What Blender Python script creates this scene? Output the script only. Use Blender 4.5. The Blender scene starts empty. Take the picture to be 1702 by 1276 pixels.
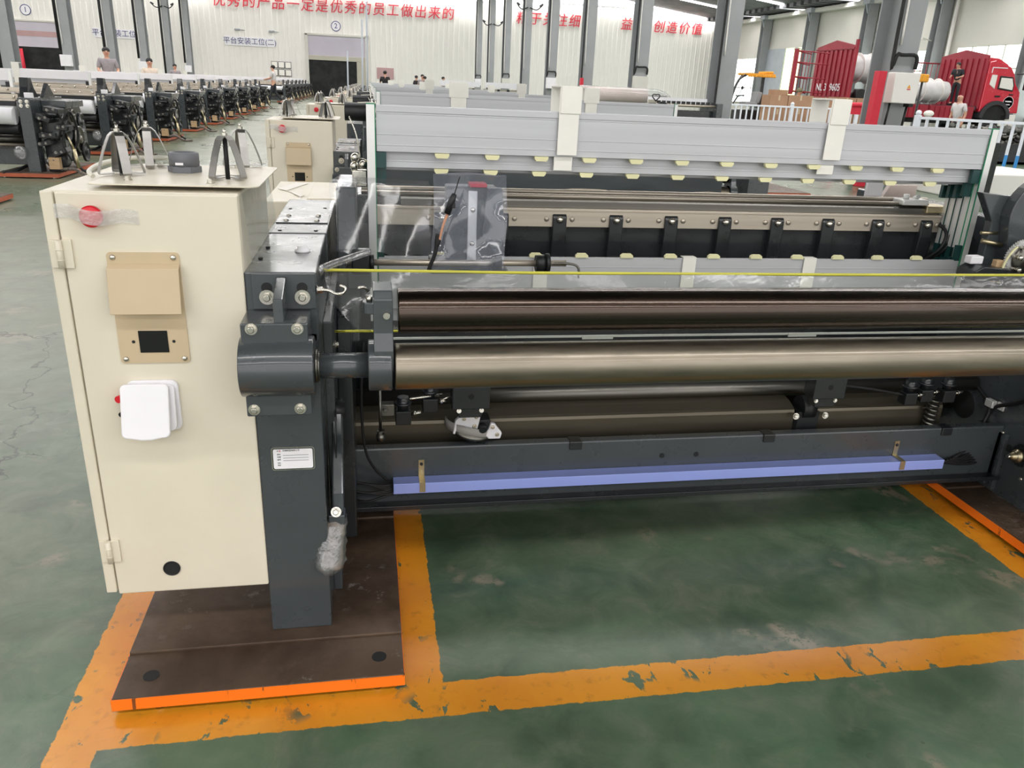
import bpy, bmesh, math, random
from mathutils import Vector, Matrix, Quaternion
random.seed(7)
PI = math.pi
S = bpy.context.scene
COL = S.collection
# ------------------------------------------------------------------ camera
def make_camera():
    yaw, pitch, roll, F = 0.19049, 0.36379, 0.04594, 1292.66
    f = Vector((math.sin(yaw)*math.cos(pitch), math.cos(yaw)*math.cos(pitch), -math.sin(pitch)))
    r = Vector((math.cos(yaw), -math.sin(yaw), 0)); u = r.cross(f)
    r2 = r*math.cos(roll)+u*math.sin(roll); u2 = -r*math.sin(roll)+u*math.cos(roll)
    cd = bpy.data.cameras.new('camera'); co = bpy.data.objects.new('camera', cd); COL.objects.link(co)
    m = Matrix.Identity(4)
    for i in range(3):
        m[i][0], m[i][1], m[i][2] = r2[i], u2[i], -f[i]
    m[2][3] = 1.3
    co.matrix_world = m
    cd.sensor_fit = 'HORIZONTAL'; cd.sensor_width = 36; cd.lens = F/1702*36
    cd.clip_start = 0.05; cd.clip_end = 300
    S.camera = co
make_camera()
# ------------------------------------------------------------------ light, exposure
S.view_settings.view_transform = 'Standard'; S.view_settings.look = 'None'
S.view_settings.gamma = 1; S.view_settings.use_curve_mapping = False
S.view_settings.exposure = 0.36
S.cycles.use_denoising = True
S.cycles.max_bounces = 8; S.cycles.transparent_max_bounces = 24
S.cycles.sample_clamp_indirect = 3
W = bpy.data.worlds.new('sky'); S.world = W; W.use_nodes = True
W.node_tree.nodes['Background'].inputs[0].default_value = (1.0, 0.985, 0.97, 1)
W.node_tree.nodes['Background'].inputs[1].default_value = 1.55
def daylight_portal():                                   # samples the sky through the open end of the hall behind the camera
    ld = bpy.data.lights.new('hall_opening', 'AREA'); ld.shape = 'RECTANGLE'; ld.size = 64; ld.size_y = 8.2; ld.cycles.is_portal = True
    lo = bpy.data.objects.new('hall_opening', ld); COL.objects.link(lo); lo.location = (-3, -20.2, 4.1); lo.rotation_euler = (PI/2, 0, PI)
daylight_portal()
SKYLIGHT_STRENGTH = 13.5
WINDOW_STRENGTH = 2.2
CLEAR_STRENGTH = 2.0
# ------------------------------------------------------------------ materials
def lin(c):
    return tuple(((v/255)/12.92 if v/255 <= .04045 else ((v/255+.055)/1.055)**2.4) for v in c)
class NT:
    def __init__(s, name):
        s.m = bpy.data.materials.new(name); s.m.use_nodes = True
        s.t = s.m.node_tree; s.b = s.t.nodes['Principled BSDF']
    def n(s, kind, **kw):
        nd = s.t.nodes.new(kind)
        for k, v in kw.items():
            setattr(nd, k, v)
        return nd
    def put(s, sock, v):
        if hasattr(v, 'is_linked') or hasattr(v, 'links'): s.t.links.new(v, sock)
        else: sock.default_value = v
    def math(s, op, a, b=0.0, c=None):
        nd = s.n('ShaderNodeMath', operation=op)
        s.put(nd.inputs[0], a); s.put(nd.inputs[1], b)
        if c is not None: s.put(nd.inputs[2], c)
        return nd.outputs[0]
    def noise(s, vec, scale, detail=4, rough=.55, dist=0.0):
        nd = s.n('ShaderNodeTexNoise'); s.put(nd.inputs['Vector'], vec)
        nd.inputs['Scale'].default_value = scale; nd.inputs['Detail'].default_value = detail
        nd.inputs['Roughness'].default_value = rough; nd.inputs['Distortion'].default_value = dist
        return nd.outputs[0]
    def ramp(s, v, a, b, lo=0.0, hi=1.0):
        nd = s.n('ShaderNodeMapRange'); s.put(nd.inputs[0], v)
        for i, x in enumerate((a, b, lo, hi)): nd.inputs[i+1].default_value = x
        if abs(b-a) > .08: nd.interpolation_type = 'SMOOTHSTEP'
        return nd.outputs[0]
    def mix(s, fac, a, b):
        nd = s.n('ShaderNodeMix', data_type='RGBA')
        s.put(nd.inputs[0], fac)
        for sock, v in ((nd.inputs[6], a), (nd.inputs[7], b)):
            if isinstance(v, tuple): v = (*v, 1) if len(v) == 3 else v
            s.put(sock, v)
        return nd.outputs[2]
    def coord(s, kind='Object'):
        return s.n('ShaderNodeTexCoord').outputs[kind]
    def pos(s):
        return s.n('ShaderNodeNewGeometry').outputs['Position']
    def mapped(s, vec, sc):
        nd = s.n('ShaderNodeMapping'); s.put(nd.inputs[0], vec); nd.inputs['Scale'].default_value = sc
        return nd.outputs[0]
    def bump(s, h, strength=.2, dist=.002):
        nd = s.n('ShaderNodeBump'); nd.inputs['Strength'].default_value = strength
        nd.inputs['Distance'].default_value = dist; s.put(nd.inputs['Height'], h)
        s.t.links.new(nd.outputs[0], s.b.inputs['Normal'])
    def set(s, **kw):
        for k, v in kw.items():
            k = {'col': 'Base Color', 'rough': 'Roughness', 'metal': 'Metallic', 'spec': 'Specular IOR Level', 'coat': 'Coat Weight',
                 'emit': 'Emission Color', 'es': 'Emission Strength', 'alpha': 'Alpha', 'trans': 'Transmission Weight'}[k]
            if isinstance(v, tuple) and len(v) == 3: v = (*v, 1)
            s.put(s.b.inputs[k], v)
        return s
M = {}
def mat(name, rgb, rough=.5, metal=0.0, var=.06, scale=6, bump=0, bscale=60, stretch=None, lum=None, coat=0, spec=.5):
    t = NT(name); c = lin(rgb) if lum is None else lum
    v = t.coord()
    if stretch: v = t.mapped(v, stretch)
    if var:
        n = t.noise(v, scale)
        t.set(col=t.mix(t.ramp(n, .3, .7), tuple(x*(1-var) for x in c), tuple(min(1, x*(1+var)) for x in c)))
        t.set(rough=t.ramp(t.noise(v, scale*2.3), .3, .7, max(.02, rough*.85), min(1, rough*1.15)))
    else: t.set(col=c, rough=rough)
    t.set(metal=metal, coat=coat, spec=spec)
    if coat: t.b.inputs['Coat Roughness'].default_value = .08
    if bump:
        t.bump(t.noise(v, bscale, 2), bump)
        if coat: t.t.links.new(t.b.inputs['Normal'].links[0].from_socket, t.b.inputs['Coat Normal']); t.b.inputs['Coat Roughness'].default_value = .07
    M[name] = t.m
    return t.m
mat('dark_paint', (64, 69, 72), .3, var=.06, coat=.5)
mat('black_paint', (32, 35, 38), .3, coat=.35, var=.1)
mat('black_part', (24, 26, 28), .45, var=.15, scale=20)
mat('black_rubber', (20, 20, 22), .6, var=.1)
mat('cream_paint', (222, 214, 195), .36, var=.025, bump=.02, bscale=220)
mat('tan_paint', (200, 180, 148), .42, var=.03)
mat('white_plastic', (236, 234, 238), .35, var=.02)
mat('grey_plastic', (104, 106, 112), .5, var=.05)
mat('glass_black', (8, 10, 12), .12, var=0)
mat('red_plastic', (214, 28, 44), .4, var=.05)
mat('steel', (176, 176, 172), .28, 1, var=.1, scale=14)
mat('strip_steel', (158, 156, 152), .36, 1, var=.08, scale=12)
mat('zinc', (210, 206, 196), .24, 1, var=.12, scale=30)
mat('brushed_steel', (190, 180, 166), .42, .75, var=.12, scale=5, stretch=(.15, 6, 6))
mat('dull_steel', (120, 118, 112), .38, 1, var=.12, scale=5, stretch=(.2, 6, 6))
mat('gold_zinc', (190, 178, 146), .36, 1, var=.15, scale=20)
mat('roller_steel', (142, 133, 118), .42, 1, var=.07, scale=4, stretch=(1.2, 8, 8), coat=.5)
mat('roller_dark', (66, 54, 46), .26, 1, var=.08, scale=3, stretch=(.6, 6, 6), coat=.6)
mat('guard_brown', (92, 86, 74), .34, .7, var=.1, scale=3, stretch=(.4, 5, 5))
mat('aluminium', (192, 193, 197), .42, .2, var=.04, scale=3, stretch=(.2, 8, 8))
mat('alu_bright', (226, 226, 224), .36, .4, var=.05, scale=4)
mat('pad_yellow', (226, 222, 176), .55, var=.05)
mat('band_white', (238, 236, 228), .6, var=.03, scale=10)
mat('green_plastic', (30, 132, 92), .4, var=.05)
mat('green_dark', (28, 66, 64), .4, var=.08)
mat('blue_film', (164, 180, 255), .35, .1, var=.05, scale=3, stretch=(.3, 4, 4))
mat('yellow_edge', (206, 202, 70), .45, var=.06)
mat('orange_red', (178, 90, 58), .5, var=.12, scale=5)
mat('column_grey', (150, 153, 155), .45, var=.05, scale=1.5)
mat('column_pale', (172, 178, 186), .45, var=.05, scale=1.5)
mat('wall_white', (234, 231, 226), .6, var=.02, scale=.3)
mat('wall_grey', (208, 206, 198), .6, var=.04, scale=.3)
mat('roof_dark', (96, 98, 102), .6, var=.08, scale=.5)
mat('letter_red', (206, 36, 58), .5, var=.05)
mat('letter_blue', (34, 44, 112), .5, var=.04)
mat('shutter', (196, 190, 202), .5, var=.04, scale=.8)
mat('shutter_beige', (182, 178, 164), .5, var=.04, scale=.8)
mat('shutter_red', (186, 150, 150), .5, var=.06, scale=.8)
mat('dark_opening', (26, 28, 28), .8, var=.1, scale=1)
mat('truck_red', (150, 36, 52), .42, var=.08, scale=1.5)
mat('cab_red', (200, 36, 58), .25, var=.04, scale=1.5, coat=.4)
mat('truck_dark', (52, 52, 56), .6, var=.1)
mat('tyre', (26, 26, 28), .8, var=.1)
mat('tarp', (206, 204, 204), .5, var=.08, scale=3, bump=.5, bscale=3)
mat('cardboard', (170, 134, 106), .8, var=.06, scale=4)
mat('wood', (190, 160, 122), .7, var=.1, scale=8, stretch=(1, 8, 8))
mat('canopy_orange', (232, 160, 48), .7, var=.08)
mat('seat_grey', (150, 150, 152), .6, var=.05)
mat('white_rail', (232, 236, 244), .4, var=.03)
mat('rail_blue', (70, 150, 216), .4, var=.05)
mat('skin', (206, 158, 134), .55, var=.05, scale=20)
mat('hair', (22, 20, 20), .6, var=.1)
mat('shirt_grey', (150, 142, 146), .8, var=.08, scale=12)
mat('shirt_pale', (206, 202, 202), .8, var=.05, scale=12)
mat('shirt_black', (34, 26, 30), .8, var=.1, scale=12)
mat('shirt_beige', (216, 200, 184), .8, var=.05, scale=12)
mat('trousers_dark', (40, 42, 48), .8, var=.1, scale=12)
mat('cap_green', (120, 116, 90), .8, var=.25, scale=25)
mat('cloth_white', (232, 232, 236), .7, var=.03)
mat('paper', (244, 240, 232), .7, var=.02)
mat('roll_pink', (206, 190, 182), .4, var=.06, scale=3)
mat('scrap', (96, 96, 92), .6, .4, var=.3, scale=10)
mat('wire_copper', (206, 150, 120), .5, var=.1)
mat('white_hose', (226, 224, 210), .4, var=.03)
mat('wheel_white', (222, 222, 216), .4, .2, var=.05)
mat('belt_grey', (150, 146, 142), .6, var=.08)
mat('foam_dark', (120, 112, 104), .5, var=.5, scale=40, bump=.6, bscale=30)
mat('dark_cloth', (58, 64, 66), .6, var=.25, scale=3, stretch=(.5, 2, 2))
def emitter(name, rgb, strength, var=0):
    t = NT(name); t.set(col=(0.8, 0.8, 0.8), emit=lin(rgb), es=strength, rough=.4); M[name] = t.m
emitter('skylight', (255, 252, 250), SKYLIGHT_STRENGTH)
emitter('window_glow', (240, 252, 244), WINDOW_STRENGTH)
emitter('window_green', (226, 246, 170), 1.0)
emitter('clerestory', (246, 250, 252), CLEAR_STRENGTH)
def film(name, tint, fac, rough=.08, bump=.25, bscale=14, milk=.0, dcol=(.82, .83, .84)):
    t = NT(name); nt = t.t
    tr = t.n('ShaderNodeBsdfTransparent'); tr.inputs[0].default_value = (*tint, 1)
    gl = t.n('ShaderNodeBsdfGlossy'); gl.inputs['Roughness'].default_value = rough
    df = t.n('ShaderNodeBsdfDiffuse'); df.inputs[0].default_value = (*dcol, 1)
    mx0 = t.n('ShaderNodeMixShader'); mx0.inputs[0].default_value = milk
    nt.links.new(tr.outputs[0], mx0.inputs[1]); nt.links.new(df.outputs[0], mx0.inputs[2])
    mx = t.n('ShaderNodeMixShader')
    lw = t.n('ShaderNodeLayerWeight'); lw.inputs[0].default_value = .35
    nt.links.new(t.math('ADD', t.math('MULTIPLY', lw.outputs['Facing'], fac), fac*.35), mx.inputs[0])
    nt.links.new(mx0.outputs[0], mx.inputs[1]); nt.links.new(gl.outputs[0], mx.inputs[2])
    if bump:
        bp = t.n('ShaderNodeBump'); bp.inputs['Strength'].default_value = bump; bp.inputs['Distance'].default_value = .01
        nt.links.new(t.noise(t.coord(), bscale, 3, .6, .4), bp.inputs['Height'])
        nt.links.new(bp.outputs[0], gl.inputs['Normal'])
    nt.links.new(mx.outputs[0], nt.nodes['Material Output'].inputs[0]); M[name] = t.m
film('clear_film', (.95, .96, .97), .12, rough=.12, bump=.12, bscale=9, milk=.05)
film('grey_film', (.8, .82, .8), .14, rough=.1, bump=.12, milk=.06)
film('blue_clear', (.9, .92, .98), .2, rough=.1, bump=.2, bscale=10, milk=.13, dcol=(.72, .76, .9))
film('wrap_film', (.9, .9, .92), .35, .16, .5, 30, .09)
film('tape_film', (.97, .96, .95), .3, .25, .4, 70, .3)

def floor_material():
    t = NT('floor_epoxy'); p = t.pos()
    sx = t.n('ShaderNodeSeparateXYZ'); t.put(sx.inputs[0], p)
    X, Y = sx.outputs[0], sx.outputs[1]
    n_big = t.noise(p, .55, 5, .6); n_med = t.noise(p, 2.3, 6, .62, .5); n_fine = t.noise(p, 26, 4, .6)
    streak = t.noise(t.mapped(p, (.5, 2.6, 1)), 1.5, 4, .6, .8)
    g1, g2, g3 = lin((54, 79, 58)), lin((86, 116, 88)), lin((118, 120, 100))
    col = t.mix(t.ramp(n_med, .25, .75), g1, g2)
    col = t.mix(t.math('MULTIPLY', t.ramp(streak, .42, .8), .6), col, lin((36, 54, 42)))
    grey = t.math('MULTIPLY', t.ramp(n_big, .42, .62), .5)
    left = t.ramp(X, -.3, -1.8)  # greys the floor colour leftwards, painting in the pale reflection there
    col = t.mix(t.math('MINIMUM', t.math('ADD', t.math('MULTIPLY', grey, .7), t.math('MULTIPLY', left, .55)), .8), col, g3)
    patch = t.math('MULTIPLY', t.ramp(t.noise(p, 3.1, 3, .55, .3), .62, .67), t.ramp(t.noise(p, 30, 4, .7), .38, .52))
    col = t.mix(t.math('MULTIPLY', patch, .8), col, lin((140, 130, 112)))
    dark = t.ramp(t.noise(p, 11, 3, .6), .73, .77)
    col = t.mix(t.math('MULTIPLY', dark, .6), col, lin((30, 40, 32)))
    col = t.mix(t.ramp(n_fine, .3, .75, 0, .12), col, lin((112, 118, 100)))
    mot = t.noise(p, 7.5, 6, .68, .6)
    col = t.mix(t.ramp(mot, .42, .8, 0, .5), col, lin((132, 136, 116))); col = t.mix(t.ramp(mot, .5, .2, 0, .45), col, lin((36, 50, 38)))
    # cracks in the slab to the left
    vo = t.n('ShaderNodeTexVoronoi', feature='DISTANCE_TO_EDGE')
    vadd = t.n('ShaderNodeVectorMath', operation='ADD'); t.put(vadd.inputs[0], p)
    vn = t.n('ShaderNodeTexNoise'); t.put(vn.inputs[0], p); vn.inputs['Scale'].default_value = 5; vn.inputs['Detail'].default_value = 6
    vs = t.n('ShaderNodeVectorMath', operation='SCALE'); t.put(vs.inputs[0], vn.outputs[1]); vs.inputs['Scale'].default_value = .35
    t.put(vadd.inputs[1], vs.outputs[0]); t.put(vo.inputs['Vector'], vadd.outputs[0]); vo.inputs['Scale'].default_value = .55
    crack = t.math('MULTIPLY', t.ramp(vo.outputs[0], .0035, .0015), t.math('MULTIPLY', t.math('MULTIPLY', t.ramp(X, -.95, -1.05), t.ramp(Y, 6.5, 5.5)), t.ramp(t.noise(p, .8, 2), .5, .54)))
    col = t.mix(t.math('MULTIPLY', crack, .85), col, lin((46, 48, 42)))
    # painted yellow lines, with worn edges
    wob = t.ramp(t.noise(p, 22, 5, .7), .25, .75, -.004, .004)
    Xw, Yw = t.math('ADD', X, wob), t.math('ADD', Y, t.ramp(t.noise(p, 19, 5, .7), .3, .7, -.003, .003))
    def rect(x0, x1, y0, y1):
        a = t.math('MULTIPLY', t.ramp(Xw, x0-.001, x0+.001), t.ramp(Xw, x1+.001, x1-.001))
        b = t.math('MULTIPLY', t.ramp(Yw, y0-.001, y0+.001), t.ramp(Yw, y1+.001, y1-.001))
        return t.math('MULTIPLY', a, b)
    m = None
    for r in ((-.665, -.57, .3, 3.1), (-.57, 3.2, 1.338, 1.443), (-.6, .146, 1.338, 1.5), (.04, .146, 1.4, 3.1), (1.895, 2.03, 1.4, 3.1),):
        q = rect(*r); m = q if m is None else t.math('MAXIMUM', m, q)
    chips = t.math('MULTIPLY', t.ramp(t.noise(t.mapped(p, (1, .55, 1)), 15, 5, .62, .5), .59, .602), t.ramp(t.noise(p, 4.3, 2), .46, .52))
    m = t.math('MULTIPLY', m, t.math('SUBTRACT', 1, chips))
    ycol = t.mix(t.ramp(n_med, .3, .7), lin((208, 132, 28)), lin((228, 154, 40)))
    ycol = t.mix(t.math('MULTIPLY', t.ramp(n_fine, .55, .75), .45), ycol, lin((140, 92, 36)))
    col = t.mix(m, col, ycol)
    t.set(col=col, rough=t.ramp(n_big, .3, .7, .24, .36), spec=.5)
    M['floor_epoxy'] = t.m
floor_material()
def rust_material():
    t = NT('rust_plate'); p = t.coord()
    n1 = t.noise(p, 3, 6, .65, .3); n2 = t.noise(p, 22, 5, .7)
    col = t.mix(t.ramp(n1, .35, .65), lin((70, 54, 43)), lin((100, 82, 67)))
    col = t.mix(t.math('MULTIPLY', t.ramp(n2, .56, .7), t.ramp(t.noise(p, 2.1, 2), .45, .6)), col, lin((140, 132, 124)))
    t.set(col=col, rough=t.ramp(n2, .3, .7, .42, .62), metal=.25); t.bump(n2, .12, .002); M['rust_plate'] = t.m
    t = NT('orange_edge'); p = t.coord()
    n = t.noise(t.mapped(p, (1.4, 1.4, .25)), 26, 4, .6, .2)
    col = t.mix(t.ramp(n, .64, .68), lin((246, 120, 26)), lin((120, 66, 34)))
    t.set(col=col, rough=.4); M['orange_edge'] = t.m
rust_material()
# ------------------------------------------------------------------ mesh helpers
class MB:
    """collects shapes into one mesh"""
    def __init__(s):
        s.bm = bmesh.new(); s.mi = 0
    def _new(s, verts, smooth=False):
        fs = set()
        for v in verts:
            for f in v.link_faces: fs.add(f)
        for f in fs: f.material_index = s.mi; f.smooth = smooth
        return fs
    def box(s, x0, x1, y0, y1, z0, z1, bev=0, rot=None, seg=2):
        m = Matrix.Translation(((x0+x1)/2, (y0+y1)/2, (z0+z1)/2))
        if rot is not None: m = m @ rot
        m = m @ Matrix.Diagonal((abs(x1-x0), abs(y1-y0), abs(z1-z0), 1))
        r = bmesh.ops.create_cube(s.bm, size=1, matrix=m)
        vs = r['verts']; s._new(vs)
        if bev:
            es = list({e for v in vs for e in v.link_edges})
            rb = bmesh.ops.bevel(s.bm, geom=es, offset=bev, segments=seg, affect='EDGES', profile=.5)
            for f in rb['faces']: f.material_index = s.mi; f.smooth = True
        return s
    def frame(s, d):
        d = Vector(d).normalized(); return d.to_track_quat('Z', 'Y').to_matrix()
    def cyl(s, p0, p1, r0, r1=None, seg=18, cap=True, smooth=True):
        p0, p1 = Vector(p0), Vector(p1); r1 = r0 if r1 is None else r1
        q = s.frame(p1-p0); a = []; b = []
        for i in range(seg):
            an = 2*PI*i/seg; o = q @ Vector((math.cos(an), math.sin(an), 0))
            a.append(s.bm.verts.new(p0+o*r0)); b.append(s.bm.verts.new(p1+o*r1))
        for i in range(seg):
            j = (i+1) % seg; f = s.bm.faces.new((a[i], a[j], b[j], b[i])); f.smooth = smooth; f.material_index = s.mi
        if cap:
            for f in (s.bm.faces.new(a[::-1]), s.bm.faces.new(b)): f.material_index = s.mi
        return s
    def lathe(s, prof, origin, d=(0, 0, 1), seg=24, smooth=True):
        o = Vector(origin); q = s.frame(d); rings = []
        for r, h in prof:
            rings.append([s.bm.verts.new(o+q @ Vector((r*math.cos(2*PI*i/seg), r*math.sin(2*PI*i/seg), h))) for i in range(seg)])
        for A, B in zip(rings, rings[1:]):
            for i in range(seg):
                j = (i+1) % seg; f = s.bm.faces.new((A[i], A[j], B[j], B[i])); f.smooth = smooth; f.material_index = s.mi
        for f in (s.bm.faces.new(rings[0][::-1]), s.bm.faces.new(rings[-1])): f.material_index = s.mi
        return s
    def tube(s, pts, r, seg=8, smoothit=True, n=5):
        P = [Vector(p) for p in pts]
        if smoothit and len(P) > 2:
            Q = []
            for i in range(len(P)-1):
                p0, p1, p2, p3 = P[max(0, i-1)], P[i], P[i+1], P[min(len(P)-1, i+2)]
                for k in range(n):
                    t = k/n
                    Q.append(.5*((2*p1)+(p2-p0)*t+(2*p0-5*p1+4*p2-p3)*t*t+(3*p1-p0-3*p2+p3)*t**3))
            Q.append(P[-1]); P = Q
        rings = []; up = None
        for i, p in enumerate(P):
            d = (P[min(i+1, len(P)-1)]-P[max(i-1, 0)]).normalized()
            if up is None: up = d.orthogonal().normalized()
            else:
                up = up-d*up.dot(d)
                up = up.normalized() if up.length > 1e-6 else d.orthogonal().normalized()
            sd = d.cross(up); rr = r[min(i, len(r)-1)] if isinstance(r, (list, tuple)) else r
            rings.append([s.bm.verts.new(p+(up*math.cos(2*PI*k/seg)+sd*math.sin(2*PI*k/seg))*rr) for k in range(seg)])
        for A, B in zip(rings, rings[1:]):
            for k in range(seg):
                j = (k+1) % seg; f = s.bm.faces.new((A[k], A[j], B[j], B[k])); f.smooth = True; f.material_index = s.mi
        for f in (s.bm.faces.new(rings[0][::-1]), s.bm.faces.new(rings[-1])): f.material_index = s.mi
        return s
    def prism(s, poly, axis, a, b, smooth=False):
        """poly: 2D points in the two other axes (order y,z / x,z / x,y), extruded along axis from a to b"""
        def P(u, v, w): return {'x': (w, u, v), 'y': (u, w, v), 'z': (u, v, w)}[axis]
        A = [s.bm.verts.new(P(u, v, a)) for u, v in poly]; B = [s.bm.verts.new(P(u, v, b)) for u, v in poly]
        fs = []
        n = len(poly)
        for i in range(n):
            j = (i+1) % n; f = s.bm.faces.new((A[i], A[j], B[j], B[i])); f.smooth = smooth; fs.append(f)
        fs += [s.bm.faces.new(A[::-1]), s.bm.faces.new(B)]
        for f in fs: f.material_index = s.mi
        bmesh.ops.recalc_face_normals(s.bm, faces=fs)
        return s
    def sph(s, c, r, sc=(1, 1, 1), seg=14):
        m = Matrix.Translation(c) @ Matrix.Diagonal((*sc, 1))
        rr = bmesh.ops.create_uvsphere(s.bm, u_segments=seg, v_segments=max(6, seg//2+1), radius=r, matrix=m)
        s._new(rr['verts'], True); return s
    def strip(s, pts, wid, thick, wdir):
        """flat bar swept along pts; wid along wdir, thickness across"""
        P = [Vector(p) for p in pts]; w = Vector(wdir).normalized()*wid/2; rings = []
        for i, p in enumerate(P):
            d = (P[min(i+1, len(P)-1)]-P[max(i-1, 0)]).normalized(); nrm = d.cross(w).normalized()*thick/2
            rings.append([s.bm.verts.new(p+o) for o in (w+nrm, w-nrm, -w-nrm, -w+nrm)])
        fs = []
        for A, B in zip(rings, rings[1:]):
            for k in range(4):
                j = (k+1) % 4; f = s.bm.faces.new((A[k], A[j], B[j], B[k])); fs.append(f)
        fs += [s.bm.faces.new(rings[0][::-1]), s.bm.faces.new(rings[-1])]
        for f in fs: f.material_index = s.mi
        return s
    def sheet(s, rows, thick=0.0, smooth=True):
        g = [[s.bm.verts.new(p) for p in r] for r in rows]
        for A, B in zip(g, g[1:]):
            for i in range(len(A)-1):
                f = s.bm.faces.new((A[i], A[i+1], B[i+1], B[i])); f.smooth = smooth; f.material_index = s.mi
        return s
    def hexbolt(s, p, d, r, h=None, washer=True):
        p = Vector(p); d = Vector(d).normalized(); h = h or r*.8
        if washer: s.cyl(p, p+d*r*.22, r*1.35, seg=16); p = p+d*r*.22
        s.cyl(p, p+d*h, r, seg=6, smooth=False); s.cyl(p+d*h, p+d*h*1.12, r*.78, r*.6, seg=12)
        return s
    def screw(s, p, d, r):
        p = Vector(p); d = Vector(d).normalized()
        s.lathe([(r*1.0, 0), (r*1.0, r*.15), (r*.8, r*.5), (r*.4, r*.65), (r*.02, r*.68)], p, d, 12); return s
def quadpoly(cx, cz, w, h, r, n=4):
    out = []
    for sx, sz, a0 in ((1, 1, 0), (-1, 1, PI/2), (-1, -1, PI), (1, -1, 3*PI/2)):
        for k in range(n+1):
            a = a0+PI/2*k/n; out.append((cx+sx*(w/2-r)+r*math.cos(a), cz+sz*(h/2-r)+r*math.sin(a)))
    return out
def build(name, mb, mats, parent=None, off=None, bevel=0, solid=0):
    bm = mb.bm
    if off is not None: bmesh.ops.translate(bm, verts=bm.verts, vec=-Vector(off))
    me = bpy.data.meshes.new(name); bm.to_mesh(me); bm.free()
    for m in (mats if isinstance(mats, (list, tuple)) else [mats]): me.materials.append(M[m] if isinstance(m, str) else m)
    o = bpy.data.objects.new(name, me); COL.objects.link(o)
    if parent is not None: o.parent = parent
    if bevel:
        b = o.modifiers.new('bevel', 'BEVEL'); b.width = bevel; b.segments = 2; b.limit_method = 'ANGLE'; b.angle_limit = .6
    if solid:
        b = o.modifiers.new('solid', 'SOLIDIFY'); b.thickness = solid
    return o
def tag(o, label=None, cat=None, group=None, kind=None):
    for k, v in (('label', label), ('category', cat), ('group', group), ('kind', kind)):
        if v: o[k] = v
    return o
class Thing:
    def __init__(s, name, label, cat, loc=(0, 0, 0), group=None, world=True):
        s.o = bpy.data.objects.new(name, None); COL.objects.link(s.o); s.o.empty_display_size = .05
        s.o.location = loc; s.off = Vector(loc) if world else Vector((0, 0, 0)); tag(s.o, label, cat, group)
    def part(s, name, mb, mats, parent=None, label=None, bevel=0, solid=0):
        o = build(name, mb, mats, parent or s.o, s.off, bevel, solid)
        if label: o['label'] = label
        return o
def single(name, mb, mats, label, cat, loc=(0, 0, 0), group=None, bevel=0, solid=0, kind=None):
    o = build(name, mb, mats, None, loc, bevel, solid); o.location = loc
    return tag(o, label, cat, group, kind)
def struct(name, mb, mats, parent=None, bevel=0):
    o = build(name, mb, mats, parent, None, bevel)
    if parent is None: o['kind'] = 'structure'
    return o
def copy_tree(o, loc=None, rotz=None, label=None, group=None, parent=None):
    c = o.copy(); COL.objects.link(c)
    if parent is not None: c.parent = parent
    if loc is not None: c.location = loc
    if rotz is not None: c.rotation_euler = (0, 0, rotz)
    if label: c['label'] = label
    if group: c['group'] = group
    for ch in list(o.children): copy_tree(ch, parent=c)
    return c
def text_mesh(body, size, extrude=.0, align='CENTER', shear=0, stretch=1, bold=0):
    c = bpy.data.curves.new('lettering', 'FONT'); c.body = body; c.size = size; c.extrude = extrude
    c.align_x = align; c.align_y = 'CENTER'; c.shear = shear; c.offset = bold*size
    o = bpy.data.objects.new('lettering', c); COL.objects.link(o)
    dg = bpy.context.evaluated_depsgraph_get(); dg.update()
    me = bpy.data.meshes.new_from_object(o.evaluated_get(dg))
    bpy.data.objects.remove(o); bpy.data.curves.remove(c)
    if stretch != 1:
        for v in me.vertices: v.co.x *= stretch
    return me
def text_obj(name, body, size, loc, mname, rot=(PI/2, 0, 0), extrude=.002, parent=None, align='CENTER', shear=0, off=(0, 0, 0), stretch=1, bold=0):
    me = text_mesh(body, size, extrude, align, shear, stretch, bold)
    m = Matrix.Translation(Vector(loc)-Vector(off)) @ Matrix.Rotation(rot[2], 4, 'Z') @ Matrix.Rotation(rot[0], 4, 'X') @ Matrix.Rotation(rot[1], 4, 'Z')
    me.transform(m); me.name = name; me.materials.clear(); me.materials.append(M[mname])
    o = bpy.data.objects.new(name, me); COL.objects.link(o)
    if parent is not None: o.parent = parent
    return o
ORD = ['nearest', 'second', 'third', 'fourth', 'fifth', 'sixth', 'seventh', 'eighth', 'ninth', 'tenth', 'eleventh', 'twelfth', 'thirteenth', 'fourteenth']
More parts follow.
